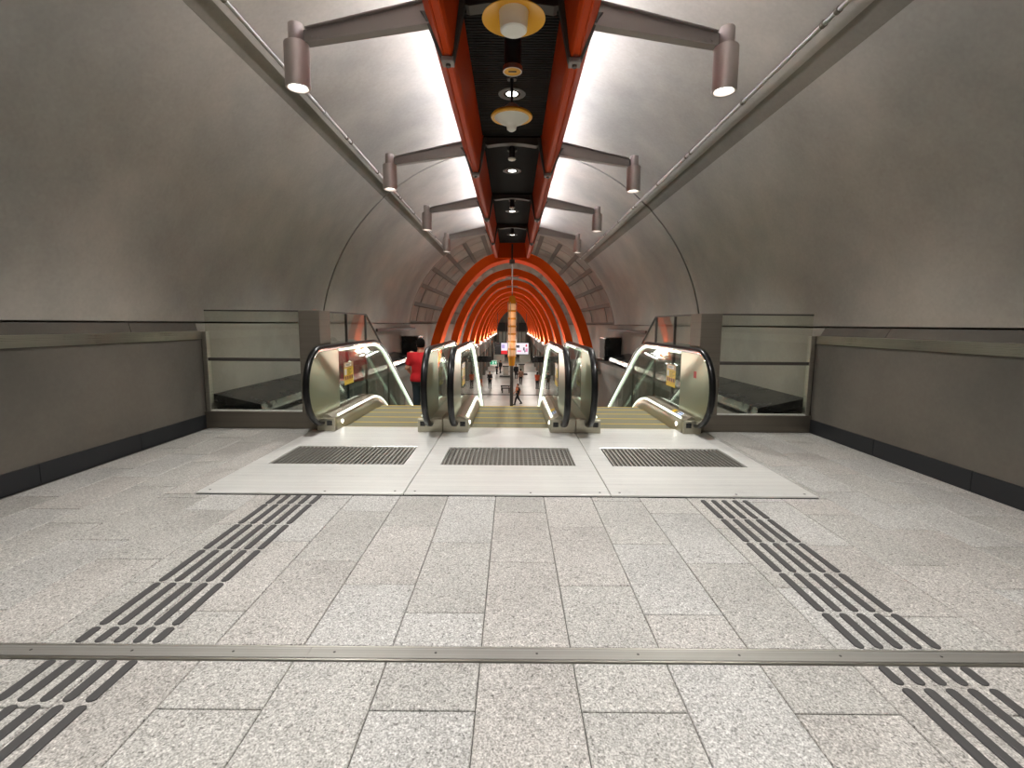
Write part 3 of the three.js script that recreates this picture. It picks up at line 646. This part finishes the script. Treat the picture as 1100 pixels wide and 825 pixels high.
// amber lantern column
{
  const t = tag(group('lantern_column'), 'tall stacked amber glass lantern with yellow end caps on a grey pole', 'lantern'); t.position.set(0, 0, -37.8);
  mesh('pole', [cyl(.13, .13, EB + .02, -1.5, 0, 0, 16), cyl(.3, .3, EB, EB + .04, 0, 0, 20)], M.frame, t);
  mesh('lower_cap', smooth(lathe([[.16, -1.75], [.22, -1.72], [.27, -1.1], [.2, -1.06], [0, -1.06]], 24), 30), M.lanternYellow, t);
  const y0 = -1.05, y1 = 3.0, n = 7, h = (y1 - y0) / n;
  for (let i = 0; i < n; i++) {
    const y = y0 + i * h; mesh('amber_drum', smooth(lathe([[0, y + .05], [.24, y + .05], [.27, y + .1], [.27, y + h - .06], [.24, y + h - .02], [0, y + h - .02]], 24), 30), M.amber, t);
    mesh('yellow_ring', smooth(lathe([[.24, y - .06], [.31, y - .05], [.31, y + .07], [.24, y + .08]], 24), 30), M.lanternYellow, t);
  }
  for (const a of [0, 1, 2, 3]) mesh('guard_rod', cyl(.022, .022, y0, y1 + .1, .35 * Math.cos(a * Math.PI / 2 + .4), .35 * Math.sin(a * Math.PI / 2 + .4), 8), M.steel, t);
  mesh('upper_cap', smooth(lathe([[0, y1], [.3, y1], [.22, 3.55], [.06, 3.6], [0, 3.62]], 24), 30), M.lanternYellow, t);
  mesh('hanger', cyl(.03, .03, 3.6, 3.78, 0, 0, 10), M.frame, t);
  for (const yy of [0, 2]) { const p = new THREE.PointLight(0xffc48c, 1.2, 0, 2); p.position.set(0, yy, -36.9); p.castShadow = true; p.shadow.radius = 8; p.name = 'lantern_lamp'; scene.add(p); }
}

/* ---------- lower concourse ---------- */
{
  const f = struct(group('floor_concourse'), 'pale polished floor of the lower concourse beyond the escalators', 'floor');
  let z = -17.6; for (let i = 0; i < 9; i++) { const zb = [-24, -31, -37.9, -44.6, -51, -58, -66.9, -80, ZF][i]; mesh('floor_bay', box(-9, 9, EB - .2, EB, zb + .05, z - .05), M.hallFloor, f); z = zb; }
  mesh('joint_bed', box(-9, 9, EB - .3, EB - .02, ZF, -17), M.darkBox, f);
  for (const zb of [-44.6, -66.9]) mesh('dark_band', box(-3.4, 3.4, EB - .01, EB + .004, zb - .35, zb + .35), M.frame, f);
  struct(mesh('wall_under_landing', box(-4.4, 4.4, EB - .2, -.6, -6.9, -6.75), M.hallWall), 'wall under the landing behind the escalator pit', 'wall');
  for (const s of [-1, 1]) {
    const w = struct(group(s < 0 ? 'wall_concourse_left' : 'wall_concourse_right'), s < 0 ? 'concourse side wall with openings on the red-shirt side' : 'concourse side wall with openings away from the red shirt', 'wall');
    const b = (x0, x1, ...r) => box(Math.min(s * x0, s * x1), Math.max(s * x0, s * x1), ...r);
    mesh('lower_wall', b(3.42, 3.6, EB, -.44, -24, -6.9), M.hallWall, w);
    mesh('lintel', b(3.42, 4.6, -1.9, -.34, ZF, -20.7), M.hallWall, w);
    mesh('sill_shelf', b(2.7, 4.6, -.42, -.33, ZF, -18.6), M.hallWall, w);
    for (let k = 0; k < 12; k++) { const zz = -25.4 - 6.3 * k + .55; mesh('pier', b(3.42, 4.3, EB, -1.9, zz - .9, zz + .9), M.hallWall, w); }
    mesh('outer_wall', b(8.6, 8.8, EB, -1.2, ZF, -20), M.hallWall, w);
    mesh('side_ceiling', b(3.6, 8.8, -1.9, -1.8, ZF, -20.5), M.hallPale, w);
    mesh('side_end', b(3.6, 8.8, EB, -1.8, -20.7, -20.5), M.hallWall, w);
    for (let k = 0; k < 12; k++) {
      const zz = -19.65 - 6.3 * k, t = tag(group('cove_light'), 'small white box light on the shelf at the foot of the arches', 'light fitting', 'white lights along the arch feet');
      t.position.set(s * 2.82, -.33, zz);
      mesh('base', cbox(-.1, .1, 0, .05, -.22, .22, .006), M.frame, t);
      mesh('diffuser', cbox(-.07, .07, .05, .16, -.13, .13, .02), M.cove, t);
      const p = new THREE.PointLight(0xfff6ea, POWER.cove, 0, 2); p.position.set(s * 2.72, .0, zz); p.castShadow = true; p.shadow.radius = 6; p.name = 'cove_lamp'; scene.add(p);
    }
    // invented light panels over the side platforms, added to brighten the concourse sides
    for (const zz of [-33, -48, -63, -80]) {
      const t = tag(group('added_platform_light'), 'added white ceiling fill light over the side platform', 'light panel', 'added platform ceiling lights'); t.position.set(s * 5.8, -1.905, zz);
      mesh('tray', cbox(-.25, .25, -.05, 0, -2, 2, .01), M.frame, t); mesh('diffuser', box(-.2, .2, -.06, -.048, -1.9, 1.9), M.cove, t);
      const r = new THREE.RectAreaLight(0xfff8ee, 6, .4, 3.8); r.position.set(s * 5.8, -1.98, zz); r.rotation.x = -Math.PI / 2; r.name = 'added_platform_lamp'; scene.add(r);
    }
  }
  // end wall
  const e = struct(group('wall_far'), 'end wall of the concourse with tall pale glazed panels', 'wall');
  mesh('wall_face', box(-9, 9, EB, 6, ZF, ZF + .3), M.hallWall, e);
  for (const [a, b] of [[-2.6, -1.95], [-1.85, -1.25], [-1.15, -.5], [.5, 1.1], [1.2, 1.8], [1.9, 2.6]]) { const p = mesh('glazed_panel', cbox(a, b, -2.9, -.1, ZF + .3, ZF + .42, .03), M.hallPale, e); mesh('panel_frame', cbox(b + .01, b + .09, -3.1, 2.2, ZF + .3, ZF + .6, .02), M.frame, e); }
  mesh('dark_header', cbox(-3, 3, .1, 1.7, ZF + .3, ZF + .7, .05), M.darkBox, e);
  // stairs rising at the far end
  for (const s of [-1, 1]) {
    const st = tag(group('staircase'), s < 0 ? 'pale stairs at the far end of the concourse beyond the green sign' : 'pale stairs at the far end of the concourse beyond the white advert screen', 'staircase');
    for (let i = 0; i < 14; i++) mesh('stair_step', box(Math.min(s * 1.3, s * 3.2), Math.max(s * 1.3, s * 3.2), EB, EB + .17 * (i + 1), -84 - .3 * i - .3, -84 - .3 * i), M.hallPale, st);
  }
  // fill light for the concourse: made-up linear fittings added under the arch shelf
  for (let k = 0; k < 5; k++) {
    const z = -26 - 12.6 * k;
    for (const s of [-1, 1]) {
      const t = tag(group('added_linear_light'), 'added slim white linear fill light under the arch shelf over the concourse', 'light fitting', 'added linear lights under the arch shelf'); t.position.set(s * 3.15, -.42, z);
      mesh('housing', cbox(-.08, .08, -.06, 0, -1.2, 1.2, .008), M.frame, t); mesh('diffuser', box(-.06, .06, -.068, -.058, -1.15, 1.15), M.cove, t);
      const r = new THREE.RectAreaLight(0xfff8f0, POWER.hall * 3, .2, 2.3); r.position.set(s * 3.12, -.5, z); r.lookAt(s * 1.0, EB, z); r.name = 'added_linear_lamp'; scene.add(r);
    }
  }
}
// hanging screens and signs
{
  const scr = (draw, w = 256, h = 128) => { const t = canvasTex(w, h, draw); return S({ color: 0x111111, map: t, emissive: 0xffffff, emissiveMap: t, emissiveIntensity: 1.1, roughness: .3 }); };
  const left = scr((c, w, h) => { c.fillStyle = '#0b0b0d'; c.fillRect(0, 0, w, h); c.fillStyle = '#3a3a3e'; c.fillRect(20, 30, 90, 6); c.fillStyle = '#e9dff2'; c.fillRect(120, 0, 136, 90); c.fillStyle = '#b9a4d8'; c.fillRect(130, 20, 60, 40); c.fillStyle = '#e0242c'; c.fillRect(120, 88, 136, 40); });
  const right = scr((c, w, h) => { c.fillStyle = '#efe6ee'; c.fillRect(0, 0, w, h); c.fillStyle = '#3b3b45'; c.fillRect(10, 24, 66, 30); c.fillStyle = '#e58ab0'; c.fillRect(30, 84, 80, 18); c.fillRect(200, 60, 40, 40); c.fillStyle = '#d22c4e'; c.beginPath(); c.arc(214, 28, 16, 0, 7); c.fill(); c.fillStyle = '#4a3550'; c.fillRect(150, 50, 30, 34); c.fillRect(176, 84, 20, 22); });
  for (const [x0, x1, y0, y1, z, m, label] of [[-2.05, -.5, -2.2, -.85, -60, left, 'hanging display screen, half black and half pale with a red foot'], [.45, 2.0, -2.2, -.85, -60, right, 'hanging display screen showing a white and pink advert']]) {
    const t = tag(group('display_screen'), label, 'screen'); t.position.set((x0 + x1) / 2, (y0 + y1) / 2, z); const w = x1 - x0, h = y1 - y0;
    mesh('casing', cbox(-w / 2 - .06, w / 2 + .06, -h / 2 - .06, h / 2 + .06, -.16, 0, .015), M.black, t);
    const pl = new THREE.PlaneGeometry(w, h); pl.translate(0, 0, .004); mesh('panel', pl, m, t);
    for (const q of [-.5, .5]) mesh('hanger', rod([q, h / 2 + .05, -.08], [q, h / 2 + 3.6 , -.08], .03, 8), M.frame, t);
  }
  for (const [x0, x1, y, z, label] of [[-3.4, -2.05, -2.05, -49, 'black hanging direction sign on the side of the man in black'], [2.05, 3.4, -2.05, -49, 'black hanging direction sign above the woman in the orange top']]) {
    const t = tag(group('hanging_sign'), label, 'sign'); t.position.set((x0 + x1) / 2, y, z); const w = x1 - x0;
    mesh('board', cbox(-w / 2, w / 2, -.3, .3, -.08, .08, .012), M.black, t);
    for (const q of [-.45, .45]) mesh('hanger', rod([q, .29, 0], [q, 1.625, 0], .025, 8), M.frame, t);
  }
  const ex = tag(group('exit_sign'), 'small green and white emergency exit sign hanging over the concourse', 'sign'); ex.position.set(-1.95, -2.7, -52);
  mesh('casing', cbox(-.38, .38, -.3, .3, -.06, 0, .01), M.white, ex);
  const pl = new THREE.PlaneGeometry(.7, .38); pl.translate(0, .07, .004);
  mesh('panel', pl, scr((c, w, h) => { c.fillStyle = '#12a06e'; c.fillRect(0, 0, w, h); c.fillStyle = '#f2fff8'; c.beginPath(); c.arc(112, 28, 14, 0, 7); c.fill(); c.fillRect(100, 44, 26, 44); c.fillRect(84, 84, 22, 30); c.fillRect(118, 84, 20, 34); c.fillRect(124, 50, 34, 12); c.fillRect(20, 40, 44, 12); c.fillRect(190, 30, 40, 70); }), ex);
  mesh('hanger', rod([0, .29, -.03], [0, 2.35, -.03], .02, 8), M.frame, ex);
}
// benches and pods on the concourse
function bench(x, z, w, label) {
  const t = tag(group('bench'), label, 'bench', 'dark benches on the concourse'); t.position.set(x, EB, z);
  mesh('seat', cbox(-w / 2, w / 2, .4, .48, -.28, .28, .02), M.darkBox, t);
  for (const q of [-.4, .4]) mesh('leg', cbox(q * w - .05, q * w + .05, 0, .41, -.22, .22, .01), M.frame, t);
}
bench(-.62, -47.6, .9, 'dark slab bench beside the lantern pole'); bench(-.55, -45.9, .8, 'dark slab bench beside the lantern pole');
for (const [x, z, c, label] of [[-.75, -60, M.hallPale, 'pale information pod with dark top behind the lantern pole'], [1.25, -63, M.hallPale, 'pale information pod with dark top past the walking person']]) {
  const t = tag(group('information_pod'), label, 'kiosk'); t.position.set(x, EB, z);
  mesh('body', cbox(-.32, .32, .12, 1.25, -.3, .3, .05), c, t); mesh('top', cbox(-.4, .4, 1.25, 1.36, -.36, .36, .03), M.darkBox, t); mesh('base', cbox(-.75, .75, 0, .12, -.6, .6, .02), M.darkBox, t);
}

/* ---------- people ---------- */
function netMesh(fn, lo, hi, cell) {           // naive surface nets
  const n = [0, 1, 2].map(i => Math.ceil((hi[i] - lo[i]) / cell) + 1), [nx, ny, nz] = n, F = new Float32Array(nx * ny * nz), id = (i, j, k) => (k * ny + j) * nx + i;
  for (let k = 0; k < nz; k++) for (let j = 0; j < ny; j++) for (let i = 0; i < nx; i++) F[id(i, j, k)] = fn(lo[0] + i * cell, lo[1] + j * cell, lo[2] + k * cell);
  const V = [], vid = new Int32Array(nx * ny * nz).fill(-1);
  for (let k = 0; k < nz - 1; k++) for (let j = 0; j < ny - 1; j++) for (let i = 0; i < nx - 1; i++) {
    let c = 0, sx = 0, sy = 0, sz = 0, neg = 0; const v = [];
    for (let q = 0; q < 8; q++) { v[q] = F[id(i + (q & 1), j + (q >> 1 & 1), k + (q >> 2))]; if (v[q] < 0) neg++; }
    if (!neg || neg === 8) continue;
    for (let a = 0; a < 8; a++) for (const bit of [1, 2, 4]) if (!(a & bit)) { const b = a | bit; if ((v[a] < 0) !== (v[b] < 0)) { const t = v[a] / (v[a] - v[b]); sx += (a & 1) + (bit === 1 ? t : 0); sy += (a >> 1 & 1) + (bit === 2 ? t : 0); sz += (a >> 2) + (bit === 4 ? t : 0); c++; } }
    vid[id(i, j, k)] = V.length / 3; V.push(lo[0] + (i + sx / c) * cell, lo[1] + (j + sy / c) * cell, lo[2] + (k + sz / c) * cell);
  }
  const I = [];
  const quad = (a, b, c, d, flip) => { if (a < 0 || b < 0 || c < 0 || d < 0) return; flip ? I.push(a, c, b, a, d, c) : I.push(a, b, c, a, c, d); };
  for (let k = 1; k < nz - 1; k++) for (let j = 1; j < ny - 1; j++) for (let i = 1; i < nx - 1; i++) {
    const f = F[id(i, j, k)] < 0;
    if (f !== F[id(i + 1, j, k)] < 0) quad(vid[id(i, j - 1, k - 1)], vid[id(i, j, k - 1)], vid[id(i, j, k)], vid[id(i, j - 1, k)], !f);
    if (f !== F[id(i, j + 1, k)] < 0) quad(vid[id(i - 1, j, k - 1)], vid[id(i - 1, j, k)], vid[id(i, j, k)], vid[id(i, j, k - 1)], !f);
    if (f !== F[id(i, j, k + 1)] < 0) quad(vid[id(i - 1, j - 1, k)], vid[id(i, j - 1, k)], vid[id(i, j, k)], vid[id(i - 1, j, k)], !f);
  }
  const g = new THREE.BufferGeometry(); g.setAttribute('position', new THREE.Float32BufferAttribute(V, 3)); g.setIndex(I); g.computeVertexNormals();
  g.setAttribute('uv', new THREE.Float32BufferAttribute(new Float32Array(V.length / 3 * 2), 2)); return g;
}
const smin = (a, b, k) => { const h = Math.max(0, k - Math.abs(a - b)) / k; return Math.min(a, b) - h * h * k / 4; };
function cap(p, A, B, ra, rb) {
  const d = [B[0] - A[0], B[1] - A[1], B[2] - A[2]], q = [p[0] - A[0], p[1] - A[1], p[2] - A[2]];
  const t = Math.max(0, Math.min(1, (q[0] * d[0] + q[1] * d[1] + q[2] * d[2]) / (d[0] ** 2 + d[1] ** 2 + d[2] ** 2 + 1e-9)));
  return Math.hypot(q[0] - d[0] * t, q[1] - d[1] * t, q[2] - d[2] * t) - (ra + (rb - ra) * t);
}
// pose: joints in metres, figure facing +z
function person(o) {
  const J = Object.assign({ head: [0, 1.6, .01], neck: [0, 1.45, 0], chest: [0, 1.25, 0], hip: [0, .93, 0], sL: [.185, 1.4, 0], eL: [.25, 1.12, -.02], wL: [.26, .87, .06], sR: [-.185, 1.4, 0], eR: [-.25, 1.12, -.02], wR: [-.26, .87, .06],
    hL: [.095, .9, 0], kL: [.1, .5, .02], aL: [.1, .09, 0], hR: [-.095, .9, 0], kR: [-.1, .5, .02], aR: [-.1, .09, 0] }, o.pose || {});
  const bones = (set, inf) => {
    const L = [];
    if (set.torso) { L.push([J.neck, J.chest, .07, .12], [[-.09, J.chest[1] + .04, J.chest[2]], [.09, J.chest[1] + .04, J.chest[2]], .115, .115], [J.sL, J.chest, .07, .1], [J.sR, J.chest, .07, .1], [[-.06, J.hip[1] + .04, J.hip[2]], [.06, J.hip[1] + .04, J.hip[2]], .115, .115], [J.chest, J.hip, .12, .115]); }
    if (set.head) { L.push([J.neck, J.head, .052, .055]); }
    if (set.upper) for (const q of ['L', 'R']) L.push([J['s' + q], J['e' + q], .056, .043]);
    if (set.fore) for (const q of ['L', 'R']) L.push([J['e' + q], J['w' + q], .04, .028]);
    if (set.legs) for (const q of ['L', 'R']) L.push([J['h' + q], J['k' + q], .085, .058], [J['k' + q], J['a' + q], .056, .042]);
    if (set.hips) L.push([[-.06, J.hip[1], J.hip[2]], [.06, J.hip[1], J.hip[2]], .115, .115], [J.hL, J.hR, .1, .1]);
    return L.map(b => [b[0], b[1], b[2] + inf, b[3] + inf]);
  };
  const hands = []; const fine = o.cell < .02;
  for (const q of ['L', 'R']) {
    const e = J['e' + q], w = J['w' + q], d = [w[0] - e[0], w[1] - e[1], w[2] - e[2]], l = Math.hypot(...d).valueOf(), u = d.map(v => v / l), k = q === 'L' ? 1 : -1, p = (t, off, fw) => [w[0] + u[0] * t + off * .3 * k * 0, w[1] + u[1] * t, w[2] + u[2] * t].map((v, i) => v + [0, 0, 1][i] * fw + [1, 0, 0][i] * off);
    hands.push([w, p(.085, 0, 0), .028, .033]);
    if (fine) { [[-.028, .16], [-.009, .18], [.010, .175], [.028, .15]].forEach(([fw, len]) => { hands.push([p(.08, 0, fw), p(.08 + (len - .08) * .6, -.008 * k, fw * 1.1), .0095, .009], [p(.08 + (len - .08) * .6, -.008 * k, fw * 1.1), p(len, -.024 * k, fw * 1.1), .009, .008]); }); hands.push([p(.03, 0, .025), p(.075, -.012 * k, .06), .012, .01], [p(.075, -.012 * k, .06), p(.11, -.02 * k, .06), .01, .009]); }
    else { hands.push([p(.085, 0, 0), p(.17, -.02 * k, .01), .026, .014], [p(.03, 0, .02), p(.09, -.01 * k, .05), .014, .01]); }
  }
  const hd = J.head, face = p => {
    let d = (Math.hypot((p[0] - hd[0]) / .076, (p[1] - hd[1] - .015) / .115, (p[2] - hd[2] + .005) / .095) - 1) * .08;
    d = smin(d, cap(p, [hd[0], hd[1] - .075, hd[2] + .045], [hd[0], hd[1] - .05, hd[2]], .035, .05), .04);
    d = smin(d, cap(p, [hd[0], hd[1] + .005, hd[2] + .09], [hd[0], hd[1] - .025, hd[2] + .106], .009, .013), .012);
    for (const s of [-1, 1]) { d = smin(d, cap(p, [hd[0] + s * .078, hd[1] + .015, hd[2] - .01], [hd[0] + s * .08, hd[1] - .02, hd[2] - .005], .014, .01), .01); d = Math.max(d, -(Math.hypot(p[0] - hd[0] - s * .032, p[1] - hd[1] - .012, p[2] - hd[2] - .1) - .014)); }
    return d;
  };
  const field = (L, k, extra) => p => { let d = 1e3; for (const b of L) d = smin(d, cap(p, ...b), k); return extra ? smin(d, extra(p), k * .7) : d; };
  const F3 = f => (x, y, z) => f([x, y, z]);
  const c = o.cell, g = tag(group('person'), o.label, 'person', o.group);
  const feet = p => { let d = 1e3; for (const q of ['L', 'R']) { const a = J['a' + q]; d = Math.min(d, cap(p, [a[0], a[1] - .04, a[2] - .04], [a[0] + (q === 'L' ? .02 : -.02), a[1] - .05, a[2] + .14], .045, .038)); } return d; };
  const all = [...bones({ torso: 1, head: 1, upper: 1, fore: 1, legs: 1, hips: 1 }, 0), ...hands];
  const f0 = field(all, .04, face), B0 = [0, 1, 2].map(i => Math.min(...Object.values(J).map(q => q[i])) - .2), B1 = [0, 1, 2].map(i => Math.max(...Object.values(J).map(q => q[i])) + .2);
  B0[1] = -.02; const Cl = (lo, hi) => [[B0[0], lo, B0[2]], [B1[0], hi, B1[2]]];
  const body = mesh('body', netMesh(F3(p => Math.min(f0(p), feet(p) + .004)), B0, B1, c), S({ color: o.skin ?? 0xb98466, roughness: .6 }), g);
  const hemY = J.hip[1] + (o.hem ?? -.06);
  const shirtB = field([...bones({ torso: 1, upper: 1, hips: 1, ...(o.long ? { fore: 1 } : {}) }, .018), [[-.07, J.chest[1] - .12, J.chest[2]], [.07, J.chest[1] - .12, J.chest[2]], .125, .125], [[-.075, J.hip[1] - .02, J.hip[2]], [.075, J.hip[1] - .02, J.hip[2]], .135, .135]], .05);
  mesh('shirt', netMesh(F3(p => { let d = Math.max(shirtB(p), hemY - p[1], p[1] - J.neck[1] - .005); if (!o.long) for (const q of ['L', 'R']) { const s = J['s' + q], e = J['e' + q], dx = e.map((v, i) => v - s[i]), l = Math.hypot(...dx), t = dx.reduce((a, v, i) => a + v / l * (p[i] - s[i]), 0), away = Math.hypot(...p.map((v, i) => v - s[i] - dx[i] / l * t)); if (away < .085 && t > 0) d = Math.max(d, t - l * .8); } return d; }), ...Cl(.6, 1.65), c), S({ color: o.shirt, roughness: .85 }), g);
  const legB = field(bones({ legs: 1, hips: 1 }, .014), .04);
  mesh('trousers', netMesh(F3(p => Math.max(legB(p), p[1] - J.hip[1] - .06)), ...Cl(.02, 1.1), c), S({ color: o.trousers, roughness: .85 }), g);
  mesh('shoes', netMesh(F3(p => Math.max(feet(p) - .004, -p[1])), [-.4, -.02, -.62], [.4, .3, .7], Math.min(c, .02)), S({ color: o.shoes ?? 0x1a1a1c, roughness: .6 }), g);
  const hair = p => { let d = (Math.hypot((p[0] - hd[0]) / .086, (p[1] - hd[1] - .025) / .118, (p[2] - hd[2] + .012) / .106) - 1) * .09; d = Math.max(d, Math.min(p[2] - hd[2] - .045 - (p[1] - hd[1] - .05) * .6, 1)); d = Math.max(d, hd[1] - (o.longHair ? .22 : .055) - p[1] + (p[2] - hd[2] > 0 ? .06 : 0)); if (o.longHair) d = smin(d, cap(p, [hd[0], hd[1] - .02, hd[2] - .06], [hd[0], hd[1] - .2, hd[2] - .06], .075, .06), .04); return d; };
  mesh('hair', netMesh(F3(hair), [-.2 + hd[0], hd[1] - .35, hd[2] - .25], [.2 + hd[0], hd[1] + .2, hd[2] + .2], Math.min(c, .014)), PH({ color: o.hair ?? 0x1c1512, roughness: .9, specularIntensity: .2 }), g);
  if (o.vest) { const vb = field(bones({ torso: 1 }, .026), .05); mesh('vest', netMesh(F3(p => Math.max(vb(p), hemY + .06 - p[1], p[1] - J.neck[1] + .03)), ...Cl(.6, 1.65), c), S({ color: o.vest, roughness: .8 }), g); }
  g.position.set(...o.at); g.rotation.y = o.turn || 0; if (o.scale) g.scale.setScalar(o.scale);
  return g;
}
{
  const zp = -9.83, yp = yOn(stepPath, zp) - .004;
  person({ at: [-1.8, yp, zp], turn: Math.PI, cell: .014, label: 'dark haired person in a red T-shirt and jeans seen from behind on the escalator', skin: 0xc08a70, shirt: 0xc0121c, trousers: 0x26323c, hair: 0x0e0a08,
    pose: { eL: [.27, 1.14, -.02], wL: [.22, .98, .19], eR: [-.29, 1.15, -.07], wR: [-.25, .95, .1], head: [0, 1.6, .015] } });
  const W = 'people on the concourse';
  person({ at: [-2.2, EB, -48.8], turn: .5, cell: .03, scale: 1, label: 'person dressed in black standing alone with hands together', shirt: 0x17171a, trousers: 0x111114, long: true, group: W, pose: { eL: [.24, 1.12, .04], wL: [.08, 1.05, .25], eR: [-.24, 1.12, .04], wR: [-.08, 1.05, .25] } });
  person({ at: [.5, EB, -38.95], turn: -1.2, cell: .028, label: 'person in an orange vest and dark trousers walking past the lantern pole', shirt: 0x2a2622, vest: 0xc9764a, trousers: 0x16161a, group: W, pose: { kL: [.1, .52, .2], aL: [.1, .12, .3], kR: [-.1, .5, -.1], aR: [-.1, .14, -.36], eL: [.25, 1.14, -.12], wL: [.25, .92, -.06], eR: [-.25, 1.13, .06], wR: [-.22, .98, .22] } });
  person({ at: [2.55, EB, -48.7], turn: 2.6, cell: .03, label: 'long haired person in an orange top and dark trousers standing', shirt: 0xb5522e, trousers: 0x1b1a20, longHair: true, group: W, pose: { eL: [.25, 1.12, .04], wL: [.12, 1.08, .24] } });
  person({ at: [-2.95, EB, -44.4], turn: .3, cell: .03, label: 'person in an orange top and grey trousers seen through the middle escalator glass', shirt: 0xa85a3c, trousers: 0x4a4c52, longHair: true, group: W });
  person({ at: [-1.95, EB, -63], turn: 1.2, cell: .035, label: 'person in dark blue near the pale information pod', shirt: 0x1c2634, trousers: 0x15171c, long: true, group: W });
  person({ at: [-1.5, EB, -64.2], turn: -.8, cell: .035, label: 'person in black beside the one in dark blue', shirt: 0x151416, trousers: 0x1e1f26, long: true, group: W, pose: { kL: [.1, .5, .12], aL: [.1, .1, .16], aR: [-.1, .11, -.16] } });
  person({ at: [.95, EB, -52], turn: 3.0, cell: .035, label: 'person in a brown top and black trousers beyond the walker in the orange vest', shirt: 0x7a5a48, trousers: 0x131316, group: W, pose: { kL: [.1, .5, .14], aL: [.1, .1, .2], aR: [-.1, .12, -.2] } });
  person({ at: [.5, EB, -58], turn: .2, cell: .035, label: 'person in a dark coat by the lantern pole', shirt: 0x1a191c, trousers: 0x222328, long: true, hem: -.2, group: W });
}

renderer.render(scene, camera);
